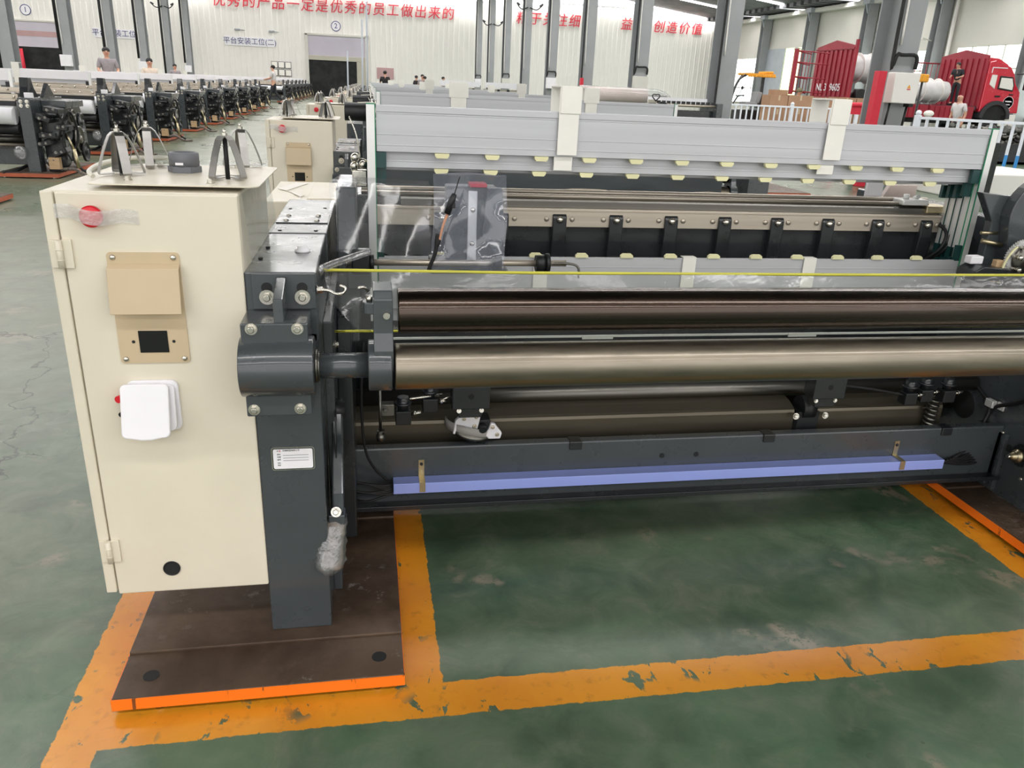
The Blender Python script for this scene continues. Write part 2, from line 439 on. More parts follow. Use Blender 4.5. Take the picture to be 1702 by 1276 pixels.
# ------------------------------------------------------------------ building shell
YB = 66.0
def shell():
    mb = MB(); mb.sheet([[(-35, -21, 0), (29.2, -21, 0)], [(-35, YB+.3, 0), (29.2, YB+.3, 0)]]); struct('floor', mb, 'floor_epoxy')
    mb = MB(); rows = [[], []]; x = -35.0
    while x < 29.2:                                     # ribbed sheet cladding
        for dx, dy in ((0, 0), (.2, 0), (.23, -.035), (.29, -.035), (.32, 0)):
            for r, z in zip(rows, (0, 7.65)): r.append((x+dx, YB+dy, z))
        x += .4
    mb.sheet(rows, smooth=False); struct('wall_back', mb, 'wall_white')
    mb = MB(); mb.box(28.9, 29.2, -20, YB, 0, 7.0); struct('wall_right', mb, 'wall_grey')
    mb = MB(); mb.box(-35.3, -35, -20, YB, 0, 7.6); struct('wall_left', mb, 'wall_white')
    # roof: pitches between the column rows
    prof = [(29.2, 6.95), (18.6, 8.3), (8.4, 7.4), (-2.1, 8.5), (-12.6, 7.4), (-23.8, 8.5), (-35.2, 7.4)]
    mb = MB()
    mb.sheet([[(x, -20, z+.0) for x, z in prof], [(x, YB+.3, z) for x, z in prof]], smooth=False)
    struct('ceiling', mb, 'roof_dark')
    n = 20
    for k in range(14):
        y = -16.6+6.3*k
        if k == 3: continue
        mb = MB(); mb.sheet([[(x, y, z-.04) for x, z in prof], [(x, y+.6, z-.04) for x, z in prof]], smooth=False)
        struct('window_%d' % n, mb, 'skylight'); n += 1
    # clerestory strip above the back wall
    fr = MB()
    for x0 in range(-34, 29, 2): fr.box(x0-.03, x0+.03, YB-.02, YB+.04, 7.65, 8.6)
    fr.box(-35, 29.2, YB-.04, YB+.05, 7.6, 7.72)
    a = struct('window_7', fr, 'column_grey')
    mb = MB(); mb.box(-35, 29.2, YB+.06, YB+.1, 7.65, 8.9); struct('pane', mb, 'clerestory', a)
    # gutter beam and sheeted eave on the right
    mb = MB(); mb.box(28.35, 28.88, 4, YB-.1, 6.62, 6.86); struct('trim_1', mb, 'wall_white', bevel=.02)
    mb = MB()
    y = 20
    while y < 65: mb.box(27.2, 28.9, y, y+.5, 6.95, 7.2); y += .9
    struct('trim_2', mb, 'roof_dark')
    # roller doors in the back wall
    d = MB(); d.box(-4.42, -4.2, YB-.25, YB-.04, 0, 4.45, .02); d.box(.05, .3, YB-.25, YB-.04, 0, 4.45, .02); d.box(-4.42, .3, YB-.25, YB-.04, 4.33, 4.5, .02)
    dr = struct('door_2', d, 'wall_grey')
    mb = MB()
    for i in range(12): mb.box(-4.2, .05, YB-.16+.012*(i % 2), YB-.05, 2.95+i*.115, 2.95+(i+1)*.115)
    struct('shutter', mb, 'shutter', dr)
    mb = MB(); mb.box(-4.2, .05, YB-.2, YB-.05, 2.62, 2.95, .02); mb.box(-.62, .05, YB-.2, YB-.05, 0, 2.62)
    for i in range(6): mb.box(-.6, .03, YB-.22, YB-.19, 1.1+i*.25, 1.2+i*.25)
    struct('shutter_rail', mb, 'shutter_beige', dr)
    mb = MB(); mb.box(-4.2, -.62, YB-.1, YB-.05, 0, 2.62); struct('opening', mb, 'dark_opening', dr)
    d = MB(); d.box(-24.75, -24.55, YB-.25, YB-.04, 0, 4.3, .02); d.box(-21.4, -21.2, YB-.25, YB-.04, 0, 4.3, .02); d.box(-24.75, -21.2, YB-.25, YB-.04, 4.2, 4.34, .02)
    dr = struct('door_1', d, 'wall_grey')
    mb = MB()
    for i in range(9): mb.box(-24.55, -21.4, YB-.16+.012*(i % 2), YB-.05, 2.55+i*.183, 2.55+(i+1)*.183)
    struct('shutter', mb, 'shutter', dr)
    mb = MB(); mb.box(-24.55, -21.4, YB-.18, YB-.15, 3.25, 3.6); struct('shutter_band', mb, 'shutter_red', dr)
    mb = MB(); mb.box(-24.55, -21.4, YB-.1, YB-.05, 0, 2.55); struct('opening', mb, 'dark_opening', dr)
    single('red_pole', MB().cyl((-24.2, YB-.4, 0), (-24.2, YB-.4, 2.4), .16), 'letter_red', 'red pole standing inside the roller door on the far left', 'pole', (-24.2, YB-.4, 0))
    # windows and door in the right wall
    def window(no, y0, y1, z0, z1, ny, nz, m='window_glow'):
        f = MB(); X = 28.9
        for i in range(ny+1): yy = y0+(y1-y0)*i/ny; f.box(X-.07, X-.01, yy-.035, yy+.035, z0, z1)
        for i in range(nz+1): zz = z0+(z1-z0)*i/nz; f.box(X-.07, X-.01, y0, y1, zz-.035, zz+.035)
        o = struct('window_%d' % no, f, 'wall_grey')
        struct('pane', MB().box(X-.04, X-.02, y0, y1, z0, z1), m, o)
    window(1, 58.2, 62.4, 1.0, 4.15, 4, 3)
    window(2, 45.2, 50.0, 1.0, 4.1, 5, 3)
    window(3, 39.6, 44.2, 1.0, 4.05, 5, 3)
    window(4, 29.0, 37.4, 1.0, 4.1, 8, 3)
    d = MB(); d.box(28.8, 28.88, 51.8, 52.0, 0, 4.7); d.box(28.8, 28.88, 57.0, 57.2, 0, 4.7); d.box(28.8, 28.88, 51.8, 57.2, 4.65, 4.8)
    dr = struct('door_3', d, 'wall_grey')
    struct('door_leaf', MB().box(28.74, 28.8, 54.6, 57.6, 0, 4.65), 'column_pale', dr)
    struct('doorway', MB().box(28.82, 28.86, 52.0, 54.6, 0, 4.65), 'window_green', dr)
shell()
for i, y in enumerate((32.3, 38.6, 44.8, 51.1, 57.4, 63.6)):
    t = Thing('steel_column', '%s grey wall column along the white right wall' % ['nearest', 'second nearest', 'third nearest', 'fourth nearest', 'fifth nearest', 'farthest'][i], 'column', (28.5, y, 0), 'columns along the right wall')
    mb = MB(); mb.box(28.2, 28.8, y-.26, y-.22, 0, 6.9); mb.box(28.2, 28.8, y+.22, y+.26, 0, 6.9); mb.box(28.48, 28.52, y-.22, y+.22, 0, 6.9)
    t.part('shaft', mb, 'column_grey')
    mb = MB(); mb.box(28.1, 28.85, y-.35, y+.35, 6.6, 6.9, .02); mb.prism([(28.1, 6.6), (28.3, 6.6), (28.3, 6.1)], 'y', y-.05, y+.05)
    t.part('bracket', mb, 'column_pale')
    if 0 < i < 4:
        mb = MB(); mb.cyl((28.2, y, 4.4), (27.7, y-.1, 4.5), .03); mb.lathe([(.02, .12), (.16, 0), (.17, -.03)], (27.6, y-.1, 4.42))
        t.part('lamp', mb, 'wall_grey')
t = Thing('downpipe', 'pale downpipe beside the second wall column behind the truck', 'pipe', (28.75, 37.9, 0))
t.part('pipe', MB().cyl((28.7, 37.9, 0), (28.7, 37.9, 6.7), .09), 'wall_white')
# free-standing column rows
def column(x, y, label, group, box=None, lamp=False, H=7.6, big=False):
    t = Thing('steel_column', label, 'column', (x, y, 0), group)
    w, d = .21, .3; mb = MB()
    mb.box(x-w, x+w, y-d, y-d+.025, 0, H); mb.box(x-w, x+w, y+d-.025, y+d, 0, H); mb.box(x-.012, x+.012, y-d+.025, y+d-.025, 0, H)
    t.part('shaft', mb, 'column_grey')
    zb = 1.95 if box else .6
    mb = MB(); mb.tube([(x-w-.03, y-d-.03, H), (x-w-.03, y-d-.03, zb+.35), (x-w+.04, y-d-.06, zb+.12), (x+w-.06, y-d-.06, zb+.10), (x+w-.03, y-d-.05, zb-.1)] if x > 0 else [(x-w-.06, y-d+.02, H), (x-w-.06, y-d+.02, zb)], .03 if x > 0 else .07, 8)
    t.part('cable', mb, 'black_rubber')
    mb = MB(); mb.tube([(x-w+.05, y-d-.03, H), (x-w+.04, y-d-.03, 4), (x-w+.07, y-d-.03, 2.2)], .018, 6); t.part('conduit', mb, 'wall_white')
    if box:
        b = MB(); b.box(x-.27, x+.17, y-d-.25, y-d-.03, 1.33, 1.79, .012); bo = t.part('control_box', b, box)
        if big:
            p = MB(); p.prism([(x-.03, 1.56), (x+.03, 1.56), (x, 1.615)], 'y', y-d-.253, y-d-.2505); t.part('warning_triangle', p, 'canopy_orange', bo)
            p = MB(); p.box(x-.03, x+.03, y-d-.253, y-d-.2505, 1.535, 1.55); t.part('warning_caption', p, 'letter_red', bo)
            p = MB(); p.cyl((x+.225, y-d-.14, 1.62), (x+.245, y-d-.14, 1.62), .012); t.part('latch', p, 'zinc', bo)
            p = MB(); p.box(x+.1, x+.18, y-d-.2, y-d-.06, 1.28, 1.33); p.cyl((x-.18, y-d-.1, 1.33), (x-.2, y-d-.1, .95), .018); p.cyl((x+.14, y-d-.1, 1.3), (x+.12, y-d-.1, .95), .02); t.part('cable_gland', p, 'black_part', bo)
    if lamp:
        for sx in (-1, 1):
            p = MB(); p.tube([(x+sx*.05, y-d-.05, 5.2), (x+sx*.4, y-d-.15, 5.1), (x+sx*.7, y-d-.3, 5.35)], .03, 6); p.box(x+sx*.6-.1, x+sx*.6+.1, y-d-.35, y-d-.2, 5.28, 5.36, rot=Matrix.Rotation(-sx*.5, 4, 'Y'))
            t.part('lamp_arm', p, 'black_paint')
    return t
RB = {0: 'shirt_beige', 2: 'wall_grey', 4: 'white_plastic', 6: 'wall_grey', 8: 'white_plastic'}
RX = {0: 'nearest tall grey column, with a cream switch box and warning triangle', 1: 'second tall grey column of the right row, with a white cable down it', 2: 'third tall grey column of the right row, grey box at its foot'}
for k in range(9):
    column(8.58 if k == 0 else 8.42, 12.6+6.3*k, RX.get(k, '%s grey steel column of the row right of the looms' % ORD[k]), 'columns right of the looms', 'wall_white' if k == 0 else RB.get(k), k in (3, 5, 7), big=(k == 0))
for k in range(6):
    column(-12.6, 33.2+6.3*k, '%s grey steel column from the left, behind the left loom row' % ['first', 'second', 'third', 'fourth', 'fifth', 'sixth'][k], 'columns behind the left looms', {1: 'white_plastic', 3: 'white_plastic', 5: 'white_plastic'}.get(k), k == 4)
single('red_post', MB().box(8.05, 8.2, 12.12, 12.25, 0, 1.8, .01), 'letter_red', 'bright red guard post in front of the nearest tall grey column', 'post', (8.12, 12.2, 0))
single('red_post', MB().box(8.0, 8.12, 30.6, 30.75, 0, 1.75, .01), 'letter_red', 'small red guard post at a far column, above the cloth roll', 'post', (8.06, 30.7, 0))
# wall lettering
def slogan(name, chars, label, y=YB-.06, size=.98):
    mb = MB(); c0 = None
    for ch, x, z in chars:
        me = text_mesh(ch, size, .02, 'CENTER', .12)
        me.transform(Matrix.Translation((x, y, z-.02)) @ Matrix.Rotation(PI/2, 4, 'X')); mb.bm.from_mesh(me); bpy.data.meshes.remove(me)
        c0 = c0 or (x, y, z)
    single(name, mb, 'letter_red', label, 'lettering', c0)
s1 = '优秀的产品一定是优秀的员工做出来的'
slogan('wall_slogan', [(c, -10.45+1.05*i, 6.36) for i, c in enumerate(s1)], 'long red slogan lettering on the white back wall above the second door')
slogan('wall_slogan', [(c, 12.2+1.05*i, 6.38) for i, c in enumerate('精于关注细')], 'red slogan lettering on the back wall between the grey columns, five characters')
slogan('wall_slogan', [('益', 20.7, 6.4)], 'single red character on the back wall just left of a grey column')
slogan('wall_slogan', [(c, 23.45+1.08*i, 6.36) for i, c in enumerate('创造价值')], 'four red characters at the right end of the back wall')
def wall_sign(x0, x1, z0, z1, body, label, size):
    t = Thing('wall_sign', label, 'sign', ((x0+x1)/2, YB-.06, z0))
    t.part('panel', MB().box(x0, x1, YB-.08, YB-.04, z0, z1, .01), 'white_plastic')
    text_obj('lettering', body, size, ((x0+x1)/2, YB-.09, (z0+z1)/2), 'letter_blue', parent=t.o, off=t.off, extrude=.006)
wall_sign(-10.25, -6.6, 3.34, 3.96, '平台安装工位(二)', 'white sign with blue writing ending in two, left of the second door', .5)
wall_sign(-19.3, -15.6, 3.4, 4.02, '平台安装工位(一)', 'white sign with blue writing half hidden behind the left columns', .5)
def round_sign(x, z, body, label):
    t = Thing('round_sign', label, 'sign', (x, YB-.06, z))
    t.part('disc', MB().cyl((x, YB-.06, z), (x, YB-.09, z), .36, seg=32), 'white_plastic')
    r = MB(); r.lathe([(.31, 0), (.31, .012), (.36, .012), (.36, 0)], (x, YB-.09, z), (0, -1, 0), 32); 
    t.part('ring', r, 'letter_blue'); 
    t.part('face', MB().cyl((x, YB-.1, z), (x, YB-.105, z), .31, seg=32), 'white_plastic')
    text_obj('number', body, .5, (x, YB-.108, z), 'letter_blue', parent=t.o, off=t.off, extrude=.004)
round_sign(-2.1, 5.05, '2', 'round white sign numbered two above the second roller door')
round_sign(-23.55, 4.95, '1', 'round white sign numbered one above the far left roller door')
for x, lab in ((-9.25, 'left'), (-6.8, 'right')):
    t = Thing('wall_lamp', '%s one of two small lamps on the back wall above the white sign' % lab, 'lamp', (x, YB-.1, 4.4))
    t.part('arm', MB().cyl((x+.5, YB-.05, 4.42), (x, YB-.2, 4.45), .02), 'column_grey'); t.part('head', MB().box(x-.2, x+.2, YB-.35, YB-.1, 4.36, 4.5, .03), 'column_grey')
single('notice_board', MB().box(.9, 2.2, YB-.09, YB-.04, 1.5, 2.3, .01), 'shutter_red', 'pale red notice on the back wall right of the second roller door', 'board', (1.5, YB-.06, 1.5))
t = Thing('notice_rack', 'white notices in dark frames on the back wall behind the walking worker', 'rack', (-6.6, YB-.1, 1.6))
for i in range(3):
    for j in range(2):
        x, z = -6.75+i*.5, 1.6+j*.55
        f = MB(); f.box(x-.23, x+.23, YB-.1, YB-.05, z-.23, z+.23); fo = t.part('frame', f, 'black_paint'); t.part('sheet', MB().box(x-.2, x+.2, YB-.11, YB-.1, z-.2, z+.2), 'paper', fo)
# ------------------------------------------------------------------ base plates
def base_plate(x0, x1, y0, y1, label, group='loom base plates', fancy=False, holes=True):
    t = Thing('base_plate', label, 'plate', (x0, y0, .0), group)
    z0, z1 = .014, .05; rec = .006
    ys = [y0, y0+.142, y0+.415, y0+.69, y1] if fancy else [y0, y0+.142, y1]
    mb = MB()
    for i, (a, b) in enumerate(zip(ys, ys[1:])):
        top = z1-(rec if i % 2 == 0 else 0)
        mb.box(x0, x1, a, b, z0, top)
    t.part('slab', mb, 'rust_plate', bevel=.002)
    mb = MB(); e = .0015
    mb.box(x0-e, x1+e, y0-e, y0, z0, z1-rec-.0015); mb.box(x0-e, x0, y0, y1, z0, z1-rec-.0015); mb.box(x1, x1+e, y0, y1, z0, z1-rec-.0015)
    t.part('painted_edge', mb, 'orange_edge')
    if holes:
        for hx in (x0+.065, x1-.055):
            mb = MB(); mb.cyl((hx, y0+.065, z1-rec-.0005), (hx, y0+.065, z1-rec+.0012), .017, seg=24); t.part('bolt_hole', mb, 'dark_opening')
    for fx, fy in ((x0+.09, y0+.02), (x1-.06, y0+.02), (x0+.09, y1-.1), (x1-.06, y1-.1)):
        t.part('foot', MB().cyl((fx, fy, 0), (fx, fy, .016), .012), 'zinc')
    return t
near_base = base_plate(-.563, .057, 1.43, 2.9, 'rusty steel base plate with orange edge under the cream cabinet', fancy=True)
base_plate(1.985, 2.6, 1.43, 2.9, 'orange edged base plate at the right edge under the near loom', fancy=True)
# ------------------------------------------------------------------ control cabinet
def cabinet():
    Yd = 1.614
    t = Thing('control_cabinet', 'large cream control cabinet at the front left of the near loom', 'cabinet', (-.43, 1.85, .186), 'cream control cabinets')
    mb = MB(); mb.box(-.604, -.249, Yd+.006, 2.06, .188, 1.083); t.part('body', mb, 'cream_paint', bevel=.004)
    mb = MB(); mb.box(-.604, -.5815, Yd-.003, Yd+.006, .188, 1.083); t.part('hinge_stile', mb, 'cream_paint', bevel=.003)
    mb = MB(); mb.box(-.578, -.250, Yd-.004, Yd+.005, .184, 1.081); door = t.part('door', mb, 'cream_paint', bevel=.003)
    for z in (.965, .3):
        mb = MB(); mb.cyl((-.5815, Yd-.012, z-.027), (-.5815, Yd-.012, z+.027), .006, seg=12)
        for dz in (-.012, .008): mb.cyl((-.5815, Yd-.012, z+dz), (-.5815, Yd-.012, z+dz+.002), .0066, seg=12)
        mb.box(-.577, -.560, Yd-.009, Yd-.004, z-.028, z+.028, .001); mb.box(-.60, -.586, Yd-.009, Yd-.003, z-.027, z+.027, .001)
        t.part('hinge', mb, 'cream_paint', door)
    # emergency stop
    mb = MB(); mb.lathe([(.013, 0), (.013, .008), (.020, .010), (.0205, .019), (.017, .022), (.002, .023)], (-.514, Yd-.004, 1.039), (0, -1, 0), 28)
    t.part('stop_button', mb, 'red_plastic', door)
    # tan instrument plate with hinged flap
    mb = MB(); mb.prism(quadpoly(-.4350, .855, .133, .228, .007), 'y', Yd-.007, Yd-.004); pl = t.part('instrument_plate', mb, 'tan_paint', door)
    mb = MB(); p = [(Yd-.008, .944), (Yd-.020, .938), (Yd-.034, .851), (Yd-.0365, .852), (Yd-.0225, .940), (Yd-.008, .9465)]
    mb.prism(p, 'x', -.5005, -.3685)
    t.part('flap', mb, 'tan_paint', pl, bevel=.001)
    mb = MB(); mb.box(-.462, -.407, Yd-.0085, Yd-.0065, .764, .810); t.part('display', mb, 'glass_black', pl)
    for x in (-.473, -.396):
        t.part('screw_hole', MB().cyl((x, Yd-.0072, .787), (x, Yd-.0078, .787), .0033, seg=12), 'dark_opening', pl)
    for x, z in ((-.4905, .959), (-.3795, .959), (-.4915, .750), (-.379, .750)):
        t.part('screw', MB().screw((x, Yd-.007, z), (0, -1, 0), .0058), 'zinc', pl)
    # white socket cover, half open
    mb = MB(); mb.prism(quadpoly(-.4475, .648, .1, .112, .014), 'y', Yd-.012, Yd-.004); so = t.part('socket_frame', mb, 'white_plastic', door, bevel=.002)
    mb = MB(); q = quadpoly(0, 0, .094, .112, .011); q = q[:15]+[(-.03, -.0565), (-.01, -.0605), (.01, -.0605), (.03, -.0565)]+q[15:]; mb.prism(q, 'y', -.010, 0)
    bmesh.ops.transform(mb.bm, verts=mb.bm.verts, matrix=Matrix.Translation((-.459, Yd-.034, .646)) @ Matrix.Rotation(-.30, 4, 'X'))
    t.part('socket_lid', mb, 'white_plastic', so, bevel=.003)
    mb = MB(); mb.prism(quadpoly(0, 0, .088, .1, .012), 'y', -.004, .004)
    bmesh.ops.transform(mb.bm, verts=mb.bm.verts, matrix=Matrix.Translation((-.4475, Yd-.022, .648)) @ Matrix.Rotation(-.16, 4, 'X'))
    t.part('inner_cover', mb, 'white_plastic', so, bevel=.002)
    mb = MB(); mb.cyl((-.508, Yd-.004, .668), (-.513, Yd-.018, .667), .0065); mb.cyl((-.513, Yd-.018, .667), (-.514, Yd-.021, .667), .0075); t.part('red_key', mb, 'red_plastic', so)
    t.part('black_key', MB().cyl((-.505, Yd-.004, .637), (-.511, Yd-.026, .635), .0055), 'black_part', so)
    mb = MB(); mb.cyl((-.458, Yd-.0038, .245), (-.458, Yd-.0048, .245), .0165, seg=28); ho = t.part('cable_hole', mb, 'dark_opening', door)
    mb = MB(); mb.lathe([(.0163, 0), (.0163, .0025), (.0185, .0025), (.0185, 0)], (-.458, Yd-.004, .245), (0, -1, 0), 28); t.part('grommet', mb, 'black_rubber', ho)
    return t
cab = cabinet()
mb = MB(); rows = []
for i in range(15):
    u = i/14; x = -.582+.148*u; z = 1.046-.012*u+.003*math.sin(u*9)
    d = .0075 if u < .3 else .0075
    bump = .024*max(0, 1-((x+.514)/.042)**2) if abs(x+.514) < .042 else 0
    y = 1.614-.0062-bump-.0012*math.sin(u*23)
    rows.append([(x, y, z+.0135), (x, y-.0006, z), (x, y, z-.0135)])
mb.sheet(rows); single('adhesive_tape', mb, 'tape_film', 'translucent tape strip across the red stop button of the nearest cabinet', 'tape', (-.51, 1.6, 1.04))
# tray of bobbin holders on the cabinet
def tray():
    z = 1.095
    t = Thing('bobbin_tray', 'pale tray with four bobbin holders on top of the nearest cabinet', 'tray', (-.37, 1.83, 1.083), 'bobbin trays')
    mb = MB(); mb.prism(quadpoly(-.372, 1.83, .318, .385, .02), 'z', z-.003, z); t.part('plate', mb, 'cream_paint', bevel=.001)
    for x, y in ((-.47, 1.70), (-.31, 1.68), (-.47, 1.97), (-.30, 1.97)):
        mb = MB(); mb.cyl((x, y, 1.083), (x, y, z+.002), .004, seg=8); mb.hexbolt((x, y, z), (0, 0, 1), .0065, .006); t.part('standoff_bolt', mb, 'zinc')
    for k, (x, y, a0) in enumerate(((-.500, 1.775, .5), (-.485, 1.945, .2), (-.288, 1.755, .95), (-.292, 2.0, .3))):
        mb = MB(); mb.cyl((x, y, z-.004), (x, y, z+.086), .0048, seg=12); h = t.part('bobbin_holder', mb, 'black_part')
        mb = MB(); mb.hexbolt((x, y, z+.084), (0, 0, 1), .0062, .007); mb.cyl((x, y, z+.09), (x, y, z+.1), .003, seg=8); t.part('nut', mb, 'zinc', h)
        for j in range(4):
            a = a0+PI/2*j; dx, dy = math.cos(a), math.sin(a); R = .046
            prof = [(.003, .087), (.010, .0855), (.017, .079), (.0235, .066), (.031, .048), (.038, .028), (.044, .008), (.0435, .004), (.030, .0045), (.016, .006)]
            mb = MB(); mb.strip([(x+dx*r, y+dy*r, z+hh) for r, hh in prof], .0175, .0016, (-dy, dx, 0)); t.part('spring_strip', mb, 'strip_steel', h)
    return t
tr = tray()
t = Thing('cable_bushing', 'grey plastic cable bushing standing on the near bobbin tray', 'fitting', (-.396, 1.87, 1.095))
mb = MB(); mb.lathe([(.0315, .012), (.0315, .04), (.029, .042), (.026, .042), (.025, .038), (.001, .036)], (-.396, 1.87, 1.095), (0, 0, 1), 32); t.part('sleeve', mb, 'grey_plastic')
t.part('flange', MB().cyl((-.396, 1.87, 1.095), (-.396, 1.87, 1.108), .036, seg=6, smooth=False), 'grey_plastic', bevel=.001)
t.part('label_mark', MB().box(-.408, -.392, 1.8375, 1.839, 1.112, 1.117), 'white_plastic')
mb = MB(); mb.tube([(-.565, 1.80, 1.089), (-.577, 1.82, 1.098), (-.572, 1.90, 1.106), (-.535, 1.965, 1.112), (-.47, 1.975, 1.114), (-.42, 1.97, 1.114)], .005, 8)
single('white_hose', mb, 'white_hose', 'thin white hose curling behind the bobbin holders of the nearest cabinet', 'hose', (-.58, 1.8, 1.09))
# box behind the top beam
t = Thing('junction_box', 'low cream junction box behind the dark top beam of the near loom', 'box', (-.2, 2.95, .62))
t.part('body', MB().box(-.335, -.07, 2.68, 3.22, .62, .92), 'cream_paint', bevel=.004)
t.part('lid', MB().box(-.20, -.08, 2.72, 3.1, .92, .926), 'cream_paint', bevel=.002)
mb = MB(); mb.sheet([[(-.27, 3.16, .922), (-.225, 3.16, .922)], [(-.32, 2.98, .922), (-.285, 2.94, .922)], [(-.215, 2.82, .923), (-.225, 2.77, .923)], [(-.255, 2.66, .915), (-.215, 2.66, .915)]], smooth=False)
single('paper_strip', mb, 'paper', 'bent white paper strip lying on the cream junction box', 'paper', (-.22, 2.9, .922), solid=.001)
# ------------------------------------------------------------------ near loom
def near_loom():
    t = Thing('weaving_loom', 'dark grey weaving loom with two large rollers filling the foreground', 'loom', (1.0, 2.1, .05), 'weaving looms of the middle row')
    P = t.part; Yp = 1.614
    DP = 'dark_paint'
    # ---- left frame
    post = P('frame_post', MB().box(-.25, -.11, Yp, 1.76, .05, .80), DP, bevel=.003)
    # nameplate
    mb = MB(); mb.prism(quadpoly(-.1765, .5085, .093, .056, .006), 'y', Yp-.0012, Yp-.0002); npl = P('nameplate', mb, 'zinc', post, label='silver riveted nameplate on the left post')
    mb = MB(); mb.prism(quadpoly(-.1765, .5085, .089, .052, .005), 'y', Yp-.0015, Yp-.0011); P('border', mb, 'black_part', npl)
    mb = MB(); mb.prism(quadpoly(-.1765, .5085, .085, .048, .004), 'y', Yp-.0018, Yp-.0013); P('face', mb, 'white_plastic', npl)
    tx = lambda b, s, x, z, m='black_part': text_obj('print', b, s, (x, Yp-.0022, z), m, parent=npl, off=t.off, align='LEFT', extrude=.0001)
    tx('K', .0052, -.2105, .5285); tx('SJ', .0056, -.2065, .5285, 'letter_red')
    tx('机械制造有限公司', .0046, -.1985, .529); tx('型号', .004, -.2105, .520); tx('日期', .004, -.2105, .5135); tx('编号', .004, -.2105, .507)
    tx('地址', .0036, -.2105, .499); tx('电话', .0036, -.2105, .4935)
    mb = MB()
    for z in (.5175, .511, .5045): mb.box(-.198, -.143, Yp-.0023, Yp-.0018, z-.0003, z+.0003)
    P('rule_line', mb, 'black_part', npl)
    beam = P('top_beam', MB().box(-.25, -.108, Yp, 2.05, .78, .929), DP, bevel=.003)
    P('front_plate', MB().box(-.237, -.110, Yp-.004, Yp, .852, .928), DP, beam, bevel=.002)
    for x in (-.207, -.137):
        P('slot', MB().cyl((x, Yp-.0045, .898), (x, Yp-.0052, .898), .011, seg=20), 'dark_opening', beam)
        P('washer_bolt', MB().cyl((x, Yp-.004, .879), (x, Yp-.009, .879), .0155, seg=24).hexbolt((x, Yp-.009, .879), (0, -1, 0), .0095, .008, False), 'zinc', beam)
    mb = MB(); mb.prism([(Yp-.094, .822), (Yp-.09, .896), (Yp-.004, .922), (Yp-.004, .852), (Yp-.06, .852)], 'x', -.187, -.168); P('gusset_rib', mb, DP, beam, bevel=.002)
    rear = P('rear_beam', MB().box(-.252, -.106, 2.05, 2.60, .78, .931), DP, bevel=.003)
    P('cover_plate', MB().box(-.246, -.11, 2.19, 2.34, .931, .934), DP, rear, bevel=.001)
    for x, y in ((-.222, 2.22), (-.14, 2.22), (-.222, 2.30), (-.14, 2.30)): P('screw', MB().screw((x, y, .934), (0, 0, 1), .0075), 'zinc', rear)
    for x, y in ((-.225, 2.08), (-.135, 2.08), (-.23, 1.86), (-.232, 1.74), (-.23, 2.45), (-.13, 2.47)): P('tapped_hole', MB().cyl((x, y, .9285), (x, y, .9325), .005, seg=12), 'dark_opening', rear)
    mb = MB(); mb.lathe([(.017, 0), (.017, .004), (.012, .006), (.0115, .011), (.002, .012)], (-.15, 1.825, .929), (0, 0, 1), 24); P('plug', mb, 'white_plastic', beam)
    P('end_cover', MB().box(-.252, -.10, 2.6, 2.66, .6, .93), 'black_paint', bevel=.004)
    # ---- bearing housing
    mb = MB(); mb.box(-.250, -.122, 1.512, Yp, .655, .851); hs = P('bearing_housing', mb, DP, bevel=.003)
    mb = MB(); mb.cyl((-.255, 1.53, .757), (-.113, 1.53, .757), .0605, seg=48); P('bearing_cap', mb, DP, hs, bevel=.002)
    for x, z in ((-.229, .8405), (-.142, .8405), (-.235, .671), (-.145, .671)):
        P('hex_bolt', MB().hexbolt((x, 1.512, z), (0, -1, 0), .0088, .008), 'zinc', hs)
    mb = MB(); mb.cyl((-.113, 1.54, .752), (-.108, 1.54, .752), .034, seg=36); mb.cyl((-.108, 1.54, .752), (-.104, 1.54, .752), .0305, seg=36); P('seal_ring', mb, 'dull_steel', hs)
    P('shaft', MB().cyl((-.113, 1.54, .752), (0.0, 1.54, .752), .0262, seg=40), DP)
    # ---- roller brackets
    def bracket(x0, x1, name='roller_bracket', m=1):
        mb = MB(); mb.cyl((x0, 1.54, .752), (x1, 1.54, .752), .0535, seg=40)
        pr = [(1.4985, .75), (1.4985, .795), (1.508, .83), (1.508, .9), (1.52, .915), (1.585, .918), (1.604, .90), (1.604, .82), (1.592, .75)]
        mb.prism(pr, 'x', x0+.012*m if m > 0 else x0, x1+.003 if m > 0 else x1-.012)
        b = P(name, mb, DP, bevel=.003)
        if m > 0:
            e = MB(); e.prism(quadpoly(.0, 1.527, .03, .034, .012), 'z', .868, .892); P('clamp_ear', e, DP, b, bevel=.002)
            P('socket_screw', MB().cyl((-.002, 1.525, .892), (-.002, 1.525, .902), .0065, seg=16).cyl((-.002, 1.525, .902), (-.002, 1.525, .9025), .0035, seg=6), 'zinc', b)
            P('socket_screw', MB().cyl((.031, 1.508, .868), (.031, 1.499, .868), .0068, seg=16).cyl((.031, 1.499, .868), (.031, 1.4985, .868), .0035, seg=6), 'zinc', b)
            P('oil_nipple', MB().tube([(-.004, 1.55, .905), (-.012, 1.545, .915), (-.024, 1.54, .914)], .003, 6), 'zinc', b)
    bracket(-.007, .041); bracket(2.075, 2.12, m=-1)
    mb = MB(); mb.lathe([(.046, 0), (.0482, .002), (.0485, .004), (.0485, 2.02), (.046, 2.026)], (.0465, 1.54, .748), (1, 0, 0), 64); P('cloth_roller', mb, 'roller_steel', label='steel grey lower roller')
    mb = MB(); mb.lathe([(.0445, 0), (.0462, .002), (.0465, .004), (.0465, 2.01), (.044, 2.016)], (.0545, 1.56, .8625), (1, 0, 0), 64); P('press_roller', mb, 'roller_dark', label='glossy dark brown upper roller')
